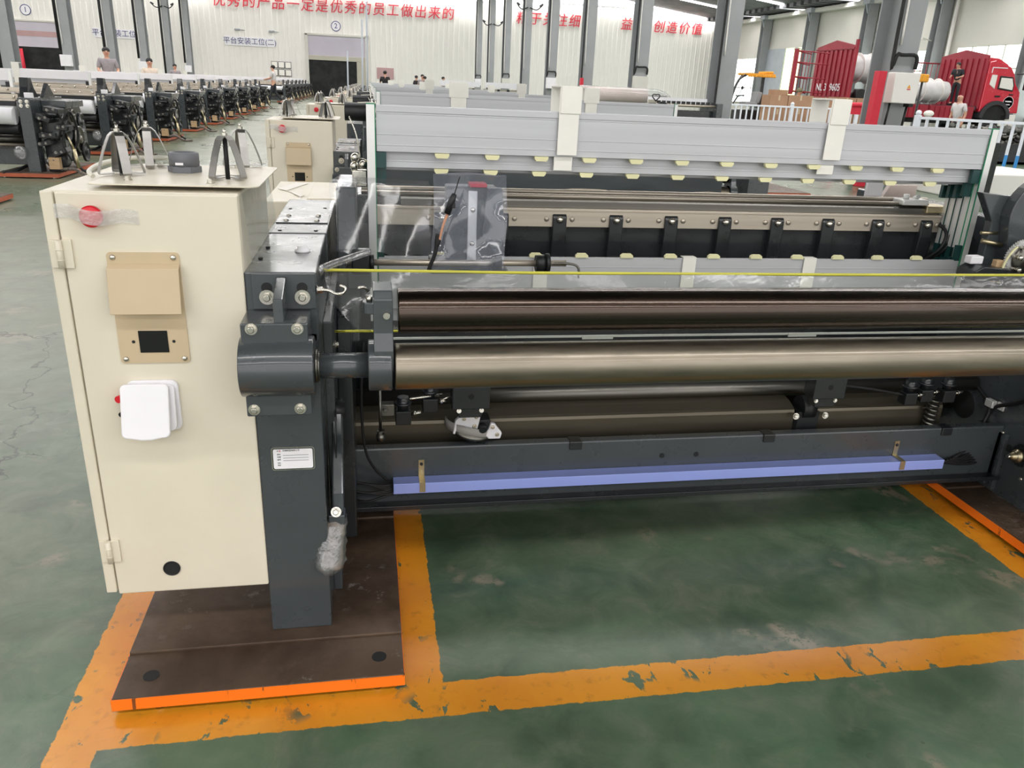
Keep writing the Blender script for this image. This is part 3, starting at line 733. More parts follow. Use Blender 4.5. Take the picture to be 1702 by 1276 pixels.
    # ---- side plates
    mb = MB(); mb.prism([(1.76, .05), (1.76, .78), (2.65, .78), (2.65, .05)], 'x', -.11, -.088); sp = P('side_plate', mb, DP, bevel=.003)
    mb = MB(); mb.prism([(1.70, .50), (1.72, .56), (1.84, .56), (1.86, .50), (1.84, .3), (1.72, .3)], 'x', -.089, -.0865); P('recess', mb, 'black_part', sp)
    for y, z, r in ((1.9, .68, .007), (2.0, .50, .006), (1.95, .62, .006)): P('bolt', MB().hexbolt((-.088, y, z), (1, 0, 0), r), 'zinc', sp)
    P('inner_plate', MB().prism([(1.93, .10), (1.93, .62), (2.02, .72), (2.55, .72), (2.55, .10)], 'x', -.088, -.05), 'black_paint', bevel=.004)
    mb = MB(); mb.prism([(1.80, .05), (1.80, .50), (1.72, .62), (1.72, .78), (2.66, .78), (2.66, .05)], 'x', 2.13, 2.16); rp = P('right_side_plate', mb, DP, bevel=.003)
    for y, z, r in ((2.30, .29, .052), (2.06, .225, .013), (2.37, .265, .022), (2.35, .385, .03), (2.0, .40, .015)): P('round_hole', MB().cyl((2.1285, y, z), (2.1305, y, z), r, seg=28), 'dark_opening', rp)
    mb = MB(); mb.box(2.11, 2.13, 2.10, 2.20, .07, .27); P('corner_gusset', mb, DP, rp, bevel=.002)
    mb = MB(); mb.box(2.108, 2.111, 2.135, 2.15, .13, .20); P('cable_slot', mb, 'dark_opening', rp)
    mb = MB(); mb.box(2.115, 2.13, 2.07, 2.085, .06, .27); P('weld_rib', mb, DP, rp, bevel=.002)
    for y, z in ((2.1, .265), (2.09, .085), (1.98, .15), (1.93, .12), (1.92, .1)): P('bolt', MB().hexbolt((2.128, y, z), (-1, 0, 0), .005), 'zinc', rp)
    # sprocket
    mb = MB(); teeth = []
    for i in range(40): 
        r = .038 if (i % 2) else .032; a = 2*PI*i/40; teeth.append((1.985+r*math.cos(a), .235+r*math.sin(a)))
    mb.prism(teeth, 'x', 2.10, 2.112); sk = P('sprocket', mb, 'black_part')
    mb = MB(); mb.lathe([(.024, 0), (.022, .012), (.014, .016), (.012, .03), (.004, .034)], (2.10, 1.985, .235), (-1, 0, 0), 20); P('hub', mb, 'gold_zinc', sk)
    P('nut', MB().hexbolt((2.084, 1.985, .235), (-1, 0, 0), .011, .01).cyl((2.07, 1.985, .235), (2.055, 1.985, .235), .006), 'zinc', sk)
    P('axle', MB().cyl((2.11, 1.985, .235), (2.14, 1.985, .235), .012), 'zinc', sk)
    # cables with clip on the right plate
    for k, pts in enumerate(([(2.118, 2.30, .40), (2.118, 2.23, .37), (2.115, 2.17, .335), (2.10, 2.16, .28), (2.04, 2.12, .22), (1.95, 2.09, .18)],
                             [(2.118, 1.98, .45), (2.118, 2.08, .38), (2.118, 2.15, .34), (2.105, 2.165, .28), (2.05, 2.125, .22), (1.95, 2.1, .176)])):
        P('cable', MB().tube(pts, .0065, 8), 'black_rubber')
    for k in range(5):
        P('cable', MB().tube([(1.90+.01*k, 2.085, .172+.003*k), (1.98, 2.09, .158+.006*k), (2.05, 2.1+.004*k, .155+.011*k), (2.11, 2.14, .15+.01*k)], .005, 6), 'black_rubber')
    mb = MB(); mb.box(2.104, 2.122, 2.15, 2.185, .335, .362, .002); mb.box(2.122, 2.129, 2.12, 2.15, .335, .362, .002); cl = P('cable_clip', mb, 'alu_bright')
    P('screw', MB().screw((2.122, 2.135, .348), (-1, 0, 0), .005), 'zinc', cl)
    # ---- lower cross members
    cb = P('cross_beam', MB().box(-.09, 2.13, 2.10, 2.135, .10, .291), DP, bevel=.005)
    for x in (.613, 1.257, 1.905): P('hook_tab', MB().box(x-.02, x+.02, 2.094, 2.137, .265, .293), 'black_paint', cb, bevel=.003)
    for x in (.899, 1.014): P('blind_hole', MB().cyl((x, 2.0985, .231), (x, 2.101, .231), .0085, seg=16), 'dark_opening', cb)
    ta = P('tie_angle', MB().box(-.09, 2.12, 2.055, 2.14, .108, .114).box(-.09, 2.12, 2.052, 2.058, .108, .122), 'black_paint', bevel=.001)
    bl = P('blue_rail', MB().box(.055, 1.885, 2.052, 2.099, .163, .1965), 'blue_film', bevel=.0015, label='aluminium rail under blue protective film')
    for x in (.140, 1.728):
        mb = MB(); mb.strip([(x, 2.0985, .25), (x, 2.0985, .199), (x, 2.05, .1985), (x, 2.0495, .168)], .017, .002, (1, 0, 0)); c = P('spring_clip', mb, 'gold_zinc', bl)
        P('rivet', MB().sph((x, 2.0965, .237), .005), 'black_part', bl)
    # warp guard and tubes under the rollers
    mb = MB(); pr = [(2.17, .2), (2.17, .335), (2.173, .344), (2.18, .350), (2.215, .362), (2.25, .366)]
    for x0, x1 in ((-.05, 1.375), (1.455, 1.93)):
        bk = [(y+.003, z-.003) for y, z in pr][::-1]; mb.prism(pr+bk, 'x', x0, x1)
    P('warp_guard', mb, 'guard_brown')
    P('rear_bar', MB().box(.02, 2.12, 1.80, 1.804, .723, .728).box(.52, .60, 1.796, 1.80, .719, .729).box(1.08, 1.16, 1.796, 1.80, .719, .729), 'alu_bright')
    P('guide_tube', MB().cyl((-.05, 2.27, .385), (2.12, 2.27, .385), .028, seg=28), 'dull_steel')
    P('rear_tube', MB().cyl((-.05, 2.40, .30), (2.12, 2.40, .30), .06, seg=32), 'guard_brown')
    P('back_panel', MB().box(-.05, 2.13, 2.52, 2.54, .14, .60), 'black_paint')
    # hangers under the roller
    def hanger(x, w):
        h = P('roller_hanger', MB().box(x-w, x+w, 2.06, 2.12, .425, .50).prism([(x-w*.8, .425), (x+w*.8, .425), (x+w*.6, .392), (x-w*.6, .392)], 'y', 2.075, 2.115), 'black_paint', bevel=.003)
        for sx in (-.6, .6): P('bolt', MB().hexbolt((x+sx*w, 2.075, .415), (0, -1, .2), .005), 'zinc', h)
        P('slot', MB().cyl((x, 2.0595, .465), (x, 2.061, .465), .009, seg=14), 'dark_opening', h)
        return h
    hanger(.28, .055); h = hanger(1.415, .055)
    P('hanger_foot', MB().lathe([(.04, 0), (.04, .045)], (1.40, 2.19, .345), (1, 0, 0), 24).box(1.385, 1.46, 2.16, 2.22, .26, .34), 'black_part', h)
    for x in (1.37, 1.475): P('bolt', MB().hexbolt((x, 2.15, .33), (0, -1, .2), .008), 'zinc', h)
    # solenoid valves left and right
    def valve(x, y, z, s=1.0):
        v = P('solenoid_valve', MB().box(x-.022*s, x+.022*s, y-.02, y+.02, z-.03*s, z+.012*s), 'black_part', bevel=.003)
        P('valve_head', MB().cyl((x, y, z+.012*s), (x, y, z+.05*s), .016*s).cyl((x, y, z+.028*s), (x, y, z+.034*s), .024*s), 'black_paint', v)
        P('fitting', MB().cyl((x+.022*s, y-.01, z), (x+.05*s, y-.012, z+.006), .0045).hexbolt((x+.03*s, y-.011, z+.002), (1, 0, .1), .0065), 'zinc', v)
    for x, y, z in ((.085, 2.06, .42), (.165, 2.11, .435), (1.735, 2.11, .412), (1.80, 2.12, .417), (1.875, 2.11, .417)): valve(x, y, z)
    P('valve_bracket', MB().box(.02, .06, 2.04, 2.07, .42, .455, .002).hexbolt((.035, 2.04, .44), (0, -1, 0), .008), 'dull_steel')
    P('stop_screw', MB().cyl((.02, 1.99, .52), (.02, 1.99, .40), .004).hexbolt((.02, 1.99, .40), (0, 0, -1), .009, .01).cyl((.02, 1.99, .39), (.02, 1.99, .37), .012), 'dull_steel')
    P('air_pipe', MB().tube([(.2, 2.12, .45), (.15, 2.09, .456), (.1, 2.09, .45)], .004, 6).tube([(.19, 2.1, .44), (.23, 2.1, .452)], .003, 6), 'zinc')
    P('air_pipe', MB().tube([(1.48, 2.12, .45), (1.6, 2.11, .435), (1.68, 2.11, .42), (1.72, 2.11, .412)], .005, 6), 'black_rubber')
    mb = MB()
    pts = [(1.872+.016*math.cos(a), 2.15+.016*math.sin(a), .385-.0165*a/(2*PI)) for a in [i*PI/6 for i in range(84)]]
    mb.tube(pts, .0055, 6, False); P('coil_spring', mb, 'dull_steel')
    P('bracket_plate', MB().box(1.83, 2.0, 2.24, 2.27, .33, .46), 'black_paint', bevel=.004)
    # hanging cables at the left side
    P('cable', MB().tube([(-.02, 1.98, .66), (-.03, 2.0, .5), (-.025, 2.02, .34), (.0, 2.04, .26), (.04, 2.06, .205)], .004, 6), 'black_rubber')
    for k in range(7):
        P('cable', MB().tube([(-.085, 2.02+.01*k, .235-.014*k), (-.03, 2.05, .205-.01*k+.01*(k % 3)), (.03, 2.06, .19-.006*k), (.09, 2.085, .185-.004*k)], .0038, 6), 'black_rubber')
    # lever with wrapped grip
    mb = MB(); mb.prism([(1.645, .345), (1.70, .36), (1.80, .52), (1.815, .57), (1.79, .57), (1.735, .50), (1.65, .395)], 'x', -.098, -.072); lv = P('lever', mb, DP, bevel=.004)
    P('lever_end', MB().box(-.108, -.070, 1.635, 1.675, .318, .345), DP, lv, bevel=.003)
    P('hex_bolt', MB().hexbolt((-.09, 1.64, .352), (0, -1, .5), .009, .012), 'zinc', lv)
    P('pivot', MB().cyl((-.11, 1.79, .55), (-.066, 1.79, .55), .02), 'black_part', lv)
    mb = MB(); mb.tube([(-.095, 1.66, .325), (-.098, 1.645, .29), (-.102, 1.63, .25), (-.105, 1.62, .215)], [.021, .025, .028, .026], 14, True, 4); P('grip', mb, 'foam_dark', lv)
    mb = MB(); rows = []
    for i in range(10):
        u = i/9; c = Vector((-.098-.012*u, 1.653-.045*u, .33-.122*u)); r = (.031+.006*u)*(1 if i < 8 else .8 if i == 8 else .35)
        rows.append([c+Vector((math.cos(a)*r*(1+.12*math.sin(5*a+i*2)), math.sin(a)*r*.9*(1+.1*math.cos(4*a+i)), .25*math.sin(a)*r)) for a in [2*PI*k/20 for k in range(21)]])
    mb.sheet(rows); P('plastic_wrap', mb, 'wrap_film', lv)
    # hook on the beam
    P('wire_hook', MB().tube([(-.108, 1.615, .892), (-.085, 1.61, .892), (-.07, 1.605, .886), (-.055, 1.605, .888), (-.05, 1.61, .897), (-.062, 1.612, .902)], .003, 8).hexbolt((-.108, 1.615, .892), (1, 0, 0), .007, .01), 'zinc', beam)
    # ---- sley
    sb = P('sley_beam', MB().box(.03, 1.975, 2.465, 2.55, .77, .90), 'black_paint', bevel=.01)
    ss = P('sley_strip', MB().box(.018, 1.975, 2.449, 2.460, .888, .94).box(.018, 1.975, 2.445, 2.47, .938, .946), 'brushed_steel', bevel=.001)
    for i in range(10):
        x = .225+.1885*i
        mb = MB(); mb.prism([(2.442, .80), (2.438, .87), (2.44, .92), (2.448, .929), (2.455, .93), (2.47, .88), (2.50, .82), (2.50, .78), (2.45, .78)], 'x', x-.023, x+.023); b = P('sley_bracket', mb, 'black_paint', bevel=.004)
        P('dome_bolt', MB().lathe([(.0115, 0), (.0115, .003), (.009, .008), (.004, .011), (.001, .0115)], (x, 2.44, .912), (0, -1, 0), 16), 'zinc', b)
        for dx in (-.042, .042):
            P('strip_screw', MB().lathe([(.008, 0), (.008, .004), (.001, .005)], (x+dx, 2.449, .913), (0, -1, 0), 12), 'brushed_steel', ss)
    P('reed_channel', MB().prism([(2.47, .946), (2.47, .965), (2.50, .975), (2.52, .96), (2.52, .946)], 'x', .10, 1.98), 'dull_steel')
    P('guide_rod', MB().cyl((-.02, 2.55, .985), (1.98, 2.55, .985), .009), 'brushed_steel'); P('guide_rod', MB().cyl((-.02, 2.50, .978), (1.95, 2.50, .978), .007), 'brushed_steel')
    P('reed_rail', MB().cyl((.10, 2.49, .955), (1.96, 2.49, .955), .013, seg=20), 'dull_steel')
    P('sley_nozzle', MB().box(1.83, 1.93, 2.47, 2.53, .975, .995, .004).cyl((1.86, 2.5, .995), (1.86, 2.5, 1.01), .01).cyl((1.9, 2.51, .995), (1.9, 2.49, 1.005), .008), 'alu_bright')
    # ---- weft shaft and sensor unit left
    P('weft_shaft', MB().cyl((-.06, 2.05, .856), (.53, 2.05, .856), .0085, seg=18), 'brushed_steel')
    mb = MB()
    for x0, x1, r in ((.445, .475, .022), (.472, .482, .027), (.325, .350, .02)): mb.cyl((x0, 2.05, .856), (x1, 2.05, .856), r, seg=24)
    P('clamp_collar', mb, 'black_part')
    P('shaft_block', MB().box(-.045, .0, 2.02, 2.08, .83, .885, .004).cyl((0, 2.05, .856), (.012, 2.05, .856), .02), 'black_part')
    P('tail_wire', MB().tube([(.485, 2.045, .856), (.53, 2.04, .858), (.56, 2.035, .85), (.565, 2.03, .82)], .0035, 6), 'dull_steel')
    u = P('weft_feed_unit', MB().box(.205, .34, 2.10, 2.16, .82, 1.05).prism([(.16, .825), (.38, .825), (.36, .84), (.2, .86), (.16, .86)], 'y', 2.05, 2.14), 'dark_paint', bevel=.004)
    P('scale_strip', MB().box(.262, .287, 2.09, 2.10, .83, 1.04), 'alu_bright', u, bevel=.002)
    for z in (.845, .90, .99): P('screw', MB().screw((.275, 2.09, z), (0, -1, 0), .007), 'zinc', u)
    P('side_arm', MB().prism([(.30, .92), (.345, .86), (.36, .93), (.35, 1.05), (.31, 1.05)], 'y', 2.07, 2.10), 'dark_paint', u, bevel=.003)
    P('red_cap', MB().box(.265, .31, 2.08, 2.13, 1.05, 1.06), 'letter_red', u, bevel=.002)
    P('rear_cover', MB().prism([(2.1, .62), (2.1, .88), (2.2, 1.03), (2.5, 1.03), (2.5, .62)], 'x', -.085, -.03), 'dark_paint', bevel=.006)
    P('frame_head', MB().box(-.06, .005, 2.06, 2.2, .78, .865), 'dark_paint', bevel=.005)
    P('ball_knobs', MB().sph((-.035, 2.45, 1.085), .014).sph((-.038, 2.45, 1.06), .013).sph((-.012, 2.45, 1.065), .013).box(-.045, .0, 2.44, 2.47, 1.0, 1.05, .004).tube([(-.02, 2.45, 1.08), (-.03, 2.45, 1.15), (-.05, 2.47, 1.2)], .002, 6), 'zinc')
    # ---- right hand machinery
    mb = MB(); mb.prism([(1.90, 1.055), (2.04, 1.045), (2.04, .99), (2.01, .90), (2.0, .82), (1.96, .82), (1.96, .965)], 'y', 2.2, 2.23); P('weft_bracket', mb, DP, bevel=.003)
    arc = []
    for i in range(9):
        a = PI*.62+PI*.5*i/8; arc.append((2.10+.115*math.cos(a), .985+.125*math.sin(a)))
    mb = MB(); mb.prism(arc+[(2.02, .83), (2.12, .80), (2.2, .9), (2.2, 1.1)], 'y', 2.16, 2.2); P('guard_cover', mb, DP, bevel=.003)
    mb = MB(); tt = []
    for i in range(96):
        r = .062 if i % 2 else .057; a = 2*PI*i/96; tt.append((2.035+r*math.cos(a), .862+r*math.sin(a)))
    mb.prism(tt, 'y', 2.115, 2.13); g = P('drive_gear', mb, 'alu_bright')
    P('gear_face', MB().lathe([(.045, 0), (.045, .006), (.03, .012), (.012, .014), (.012, .03)], (2.035, 2.115, .862), (0, -1, 0), 24), 'dull_steel', g)
    for a in (2.2, 2.9, 3.7, 1.5): P('knob', MB().cyl((2.035+.05*math.cos(a), 2.11, .862+.05*math.sin(a)), (2.035+.05*math.cos(a), 2.08, .862+.05*math.sin(a)), .006).sph((2.035+.05*math.cos(a), 2.08, .862+.05*math.sin(a)), .009), 'zinc', g)
    P('drive_belt', MB().tube([(1.985, 2.1, .905), (1.965, 2.1, .88), (1.952, 2.1, .84), (1.950, 2.1, .79)], .004, 6), 'pad_yellow')
    P('belt_block', MB().box(1.935, 1.96, 2.11, 2.13, .79, .86), 'wood', bevel=.002)
    P('motor', MB().cyl((1.995, 2.07, .79), (1.995, 2.14, .79), .038, seg=24).cyl((1.995, 2.065, .79), (1.995, 2.07, .79), .018), 'black_part')
    P('clamp_block', MB().box(1.85, 1.895, 2.12, 2.15, .845, .87), 'white_plastic', bevel=.004)
    P('support_arm', MB().prism([(1.84, .80), (1.98, .80), (1.96, .838), (1.87, .845), (1.84, .83)], 'y', 2.08, 2.16), 'black_paint', bevel=.003)
    P('brass_rod', MB().cyl((1.93, 2.2, .93), (1.99, 2.2, .93), .005).cyl((1.94, 2.2, .905), (2.0, 2.18, .895), .007), 'gold_zinc')
    P('rear_bracket', MB().box(1.70, 2.12, 2.62, 2.72, .60, .93), 'black_paint', bevel=.006)
    P('pink_panel', MB().prism([(1.82, .95), (1.97, .95), (1.97, 1.03), (1.86, 1.03)], 'y', 2.6, 2.62), 'roll_pink', bevel=.002)
    P('cream_guard', MB().box(1.76, 1.82, 2.58, 2.6, .98, 1.05), 'white_plastic', bevel=.003)
    P('gold_block', MB().box(1.92, 2.01, 2.46, 2.54, .95, .975), 'gold_zinc', bevel=.004)
    mb = MB()
    for k in range(6): mb.tube([(1.93+.02*k, 2.45, .78), (1.96+.02*k, 2.4, .84), (1.98+.015*k, 2.42, .90), (1.95+.02*k, 2.5, .93)], .006, 6)
    P('cable_bundle', mb, 'black_rubber')
    P('rear_frame', MB().box(-.04, .02, 2.66, 3.2, .05, .95).box(2.13, 2.24, 2.66, 3.2, .05, .95), 'dark_paint', bevel=.005)
    mb = MB(); mb.cyl((-.04, 3.0, .55), (2.13, 3.0, .55), .14, seg=36); P('warp_beam', mb, 'dark_cloth')
    # dark film-covered front of the back rest, and right front post
    rpst = P('frame_post', MB().box(2.24, 2.38, Yp, 1.76, .05, .929), DP, bevel=.003)
    P('right_beam', MB().box(2.24, 2.38, 1.76, 2.66, .78, .929), DP, bevel=.003)
    for x in (2.275, 2.345):
        P('washer_bolt', MB().cyl((x, Yp, .885), (x, Yp-.006, .885), .0155, seg=24).hexbolt((x, Yp-.006, .885), (0, -1, 0), .0095, .008, False), 'zinc', rpst)
    return t
loom = near_loom()
# loose cutter unit on the cross beam
t = Thing('cutter_unit', 'loose white and grey cutter unit lying on the dark cross beam', 'mechanism', (.30, 2.16, .30))
mb = MB(); mb.prism([(.235, .320), (.242, .362), (.262, .382), (.31, .386), (.318, .375), (.31, .335), (.30, .32)], 'y', 2.12, 2.138); a = t.part('white_plate', mb, 'white_plastic', bevel=.003)
for x, z in ((.305, .375), (.268, .37), (.3, .345)): t.part('bolt', MB().hexbolt((x, 2.12, z), (0, -1, 0), .005), 'zinc', a)
mb = MB(); mb.prism([(.335, .312), (.35, .352), (.362, .35), (.385, .318), (.38, .30), (.345, .30)], 'y', 2.12, 2.135); b = t.part('white_plate', mb, 'white_plastic', bevel=.003)
for x, z in ((.355, .34), (.37, .315)): t.part('bolt', MB().hexbolt((x, 2.12, z), (0, -1, 0), .005), 'zinc', b)
t.part('motor_body', MB().box(.30, .35, 2.13, 2.19, .302, .36, .004).cyl((.325, 2.13, .34), (.325, 2.11, .335), .012), 'black_part')
mb = MB(); rows = []
for i in range(25):
    a = PI*.95+PI*1.05*i/24; x, y, z = .29+.075*math.cos(a), 2.16+.05*math.sin(a), .333-.03*(math.cos(a)*.6+.2)
    rows.append([(x, y, z+.015), (x, y, z-.015)])
mb.sheet(rows); t.part('drive_belt', mb, 'belt_grey', solid=.004)
t.part('pulley', MB().lathe([(.07, 0), (.07, .012), (.02, .014)], (.29, 2.17, .312), (.25, -.12, 1), 28), 'dull_steel')
# ------------------------------------------------------------------ heald frames
def heald_frame(y, label, group, top=1.24, zr=.16, zr2=.655, pads=True, name='heald_frame', z_shift=0, lowpads=True):
    t = Thing(name, label, 'heald frame', (1.0, y, zr2), group)
    top += z_shift; d = .012
    mb = MB(); zt = top; zb = top-.125
    mb.box(.027, 1.98, y-d/2, y+d/2, zb, zt)
    for z in (zt-.022, zt-.078, zb+.018): mb.box(.027, 1.98, y-d/2-.0012, y-d/2, z-.0015, z+.0015)
    mb.box(.027, 1.98, y-d/2-.003, y-d/2, zt-.018, zt-.002)
    t.part('top_rail', mb, 'aluminium', bevel=.001)
    zl = .815+z_shift
    mb = MB(); mb.box(.027, 1.98, y-d/2, y+d/2, zr2+z_shift, zl)
    for z in (zl-.03, zl-.05): mb.box(.027, 1.98, y-d/2-.0012, y-d/2, z-.001, z+.001)
    t.part('bottom_rail', mb, 'aluminium', bevel=.001)
    for x0, x1, e in ((.0, .024, 1), (1.982, 2.006, -1)):
        mb = MB(); mb.box(x0, x1, y-.011, y+.011, zr2+z_shift, top); pst = t.part('side_post', mb, 'alu_bright', bevel=.001)
        xa = x1 if e > 0 else x0
        mb = MB(); mb.box(x0-.0008, x1+.0008, y-.0118, y+.0118, .80, .85).box(x0-.0008, x1+.0008, y-.0118, y+.0118, 1.03, 1.08).box(x0-.001, x0+.002, y-.0118, y-.0085, .8, 1.08) if not pads else mb.box(xa-.0012, xa+.0012, y-.012, y-.008, zr2+z_shift, top+.002); mb.box(x0, x1, y-.011, y+.011, top, top+.003); t.part('green_trim', mb, 'green_plastic' if pads else 'green_dark', pst)  # rear posts: green caps, plus a dark edge line painted for gap shade
        mb = MB(); mb.box(xa+(.001 if e > 0 else -.03), xa+(.03 if e > 0 else -.001), y-.007, y+.007, zb-.045, zb-.002); t.part('corner_block', mb, 'green_dark', pst)
        mb = MB(); mb.box(xa+(.001 if e > 0 else -.02), xa+(.02 if e > 0 else -.001), y-.007, y+.007, zl-.002, zl+.05); t.part('corner_block', mb, 'green_dark', pst)
    if pads:
        for i in range(12):
            x = .212+.1458*i
            mb = MB(); mb.prism([(x-.021, zb-.001), (x+.021, zb-.001), (x+.02, zb-.008), (x+.015, zb-.014), (x-.015, zb-.014), (x-.02, zb-.008)], 'y', y-.016, y-.004); t.part('spacer_pad', mb, 'pad_yellow')
            if lowpads:
                mb = MB(); mb.prism([(x-.02, zl+.001), (x+.02, zl+.001), (x+.02, zl+.008), (x+.013, zl+.014), (x-.013, zl+.014), (x-.02, zl+.008)], 'y', y-.012, y-.001); t.part('spacer_pad', mb, 'pad_yellow')
    return t
FR = []
def frame_pack():
    FR.append(heald_frame(2.33, 'front white aluminium heald frame standing over the near loom', 'heald frames of the near loom'))
    FR.append(heald_frame(2.352, 'second heald frame, showing as the lower white rail behind the front frame', 'heald frames of the near loom', z_shift=-.045))
    for i, y in enumerate((2.386, 2.418, 2.450)):
        FR.append(heald_frame(y, '%s heald frame of the near pack, its bare post showing at the right' % ['third', 'fourth', 'rearmost'][i], 'heald frames of the near loom', z_shift=-.055-.004*i, pads=False))
frame_pack()
def band(x, w, ztop, zbot, y0, y1, label, tilt=.012, group='white wrapping bands'):
    t = .003; pts = [(y0, zbot), (y0, ztop), (y1, ztop), (y1, zbot+.02)]
    mb = MB(); mb.box(x-w, x+w, y0-t, y0, zbot+.045, ztop, .001); mb.box(x-w+.003, x+w+.004, y0-t*2, y0-t, ztop-.07, ztop+.004, .001)
    mb.box(x-w, x+w, y0-t, y1+t, ztop, ztop+.005, .001); mb.box(x-w, x+w, y1, y1+t, zbot+.02, ztop, .001); mb.box(x-w-.004, x+w-.008, y0+.012, y0+.016, zbot, zbot+.06, .001)
    return single('wrapping_band', mb, 'band_white', label, 'band', (x, y0, zbot), group)
band(.578, .03, 1.306, 1.075, 2.315, 2.43, 'tall white wrapping band around the near heald frames, left of centre')
band(1.43, .03, 1.305, 1.085, 2.315, 2.43, 'tall white wrapping band around the near heald frames, toward the right')
for x, n in ((.52, 'leftmost'), (1.005, 'middle'), (1.425, 'rightmost')):
    mb = MB(); mb.box(x-.022, x+.022, 2.3175, 2.3205, .66, .818); mb.box(x-.022, x+.022, 2.3175, 2.345, .8175, .8195)
    single('wrapping_band', mb, 'band_white', '%s short white band on the lower rail of the near heald frames' % n, 'band', (x, 2.32, .66), 'white wrapping bands')
# ------------------------------------------------------------------ plastic sheets
t = Thing('plastic_sheet', 'long clear plastic sheet with yellow edge draped behind the rollers', 'sheet', (1.0, 1.75, .77))
ex = [-.10, -.06, .1, .4, .8, 1.2, 1.6, 2.1]; ez = [.904, .903, .901, .898, .897, .896, .896, .897]
mb = MB(); rows = []
for k in range(7):
    v = k/6
    rows.append([(x+(.075*v*v if i == 0 else .04*v if i == 1 else 0), 1.75-.045*v-.012*math.sin(v*PI+x*9)+.01*math.sin(x*5)*v, z-.125*v) for i, (x, z) in enumerate(zip(ex, ez))])
mb.sheet(rows); t.part('film', mb, 'grey_film')
mb = MB(); mb.tube([(-.10, 1.74, .905)]+[(x, 1.75, z) for x, z in zip(ex[1:], ez[1:])], .0036, 8); t.part('yellow_edge', mb, 'yellow_edge')
mb = MB(); mb.tube([(-.035, 1.706, .775), (.0, 1.705, .775), (.1, 1.705, .774), (2.1, 1.705, .77)], .003, 8); t.part('lower_edge', mb, 'yellow_edge')
mb = MB(); mb.tube([(-.115, 1.72, .905), (-.09, 1.74, .915), (-.04, 1.78, .925), (.0, 1.80, .935)], [.012, .014, .012, .008], 10); t.part('gathered_corner', mb, 'wrap_film')
t = Thing('plastic_sheet', 'blueish clear plastic sleeve over the upright weft feed unit', 'sheet', (.26, 2.0, .84))
mb = MB(); rows = []
for k in range(11):
    v = k/10
    rows.append([(.163+.19*u+.004*math.sin(v*5), 2.025+.014*math.sin(u*8+v*4)+.012*abs(math.sin(v*7))-.02*v, 1.088-.245*v) for u in [j/10 for j in range(11)]])
mb.sheet(rows); t.part('film', mb, 'blue_clear')
mb = MB(); mb.sheet([[(.163+.19*u, 2.02+.0*u, 1.088) for u in [j/4 for j in range(5)]], [(.17+.18*u, 2.09, 1.078+.01*math.sin(u*3.1)) for u in [j/4 for j in range(5)]], [(.18+.17*u, 2.16, 1.07) for u in [j/4 for j in range(5)]]]); t.part('top_fold', mb, 'blue_clear')
t = Thing('plastic_sheet', 'crumpled clear plastic draped over the left end of the near loom', 'sheet', (.05, 2.2, .85))
mb = MB(); rows = []
for k in range(9):
    v = k/8
    rows.append([(-.1+.27*u, 2.18-.10*v+.012*math.sin(u*11+v*3), 1.045-.17*v-.01*u+.006*math.sin(u*17)) for u in [j/14 for j in range(15)]])
mb.sheet(rows); t.part('film', mb, 'clear_film')
mb = MB(); mb.sheet([[(-.1+.27*u, 2.18+.012*math.sin(u*11), 1.045-.01*u) for u in [j/14 for j in range(15)]], [(-.08+.25*u, 2.28, 1.05-.01*u) for u in [j/14 for j in range(15)]], [(-.06+.23*u, 2.36, 1.02) for u in [j/14 for j in range(15)]]]); t.part('top_fold', mb, 'clear_film')
t = Thing('plastic_sheet', 'greyish plastic film along the right side of the nearest cabinet', 'sheet', (-.245, 1.9, .93))
mb = MB(); mb.sheet([[(-.243, y, 1.08+.004*math.sin(y*20)) for y in (1.62, 1.75, 1.9, 2.06)], [(-.238, y, 1.0) for y in (1.63, 1.75, 1.9, 2.1)], [(-.24, y, .935) for y in (1.66, 1.75, 1.9, 2.16)]]); t.part('film', mb, 'grey_film')
t = Thing('sensor_cable', 'black connector stick with copper wires hanging before the blueish plastic sleeve', 'cable', (.19, 1.98, .9))
t.part('connector', MB().tube([(.214, 1.985, 1.045), (.208, 1.985, 1.03), (.196, 1.985, .995)], [.006, .009, .0085], 8, False).box(.196, .216, 1.978, 1.992, 1.01, 1.022, .001), 'black_part')
t.part('wires', MB().tube([(.196, 1.985, .995), (.186, 1.985, .965), (.176, 1.985, .925)], .003, 6).tube([(.199, 1.984, .995), (.184, 1.984, .96), (.178, 1.985, .925)], .002, 6), 'wire_copper')
t.part('sheath', MB().tube([(.178, 1.985, .93), (.17, 1.985, .915), (.172, 1.985, .945), (.168, 1.985, .90), (.155, 1.985, .865), (.148, 1.985, .845)], .005, 6).box(.163, .171, 1.978, 1.99, .893, .903), 'black_rubber')
t.part('lead', MB().tube([(.214, 1.985, 1.045), (.222, 1.99, 1.07), (.228, 2.0, 1.085)], .0015, 5), 'black_rubber')
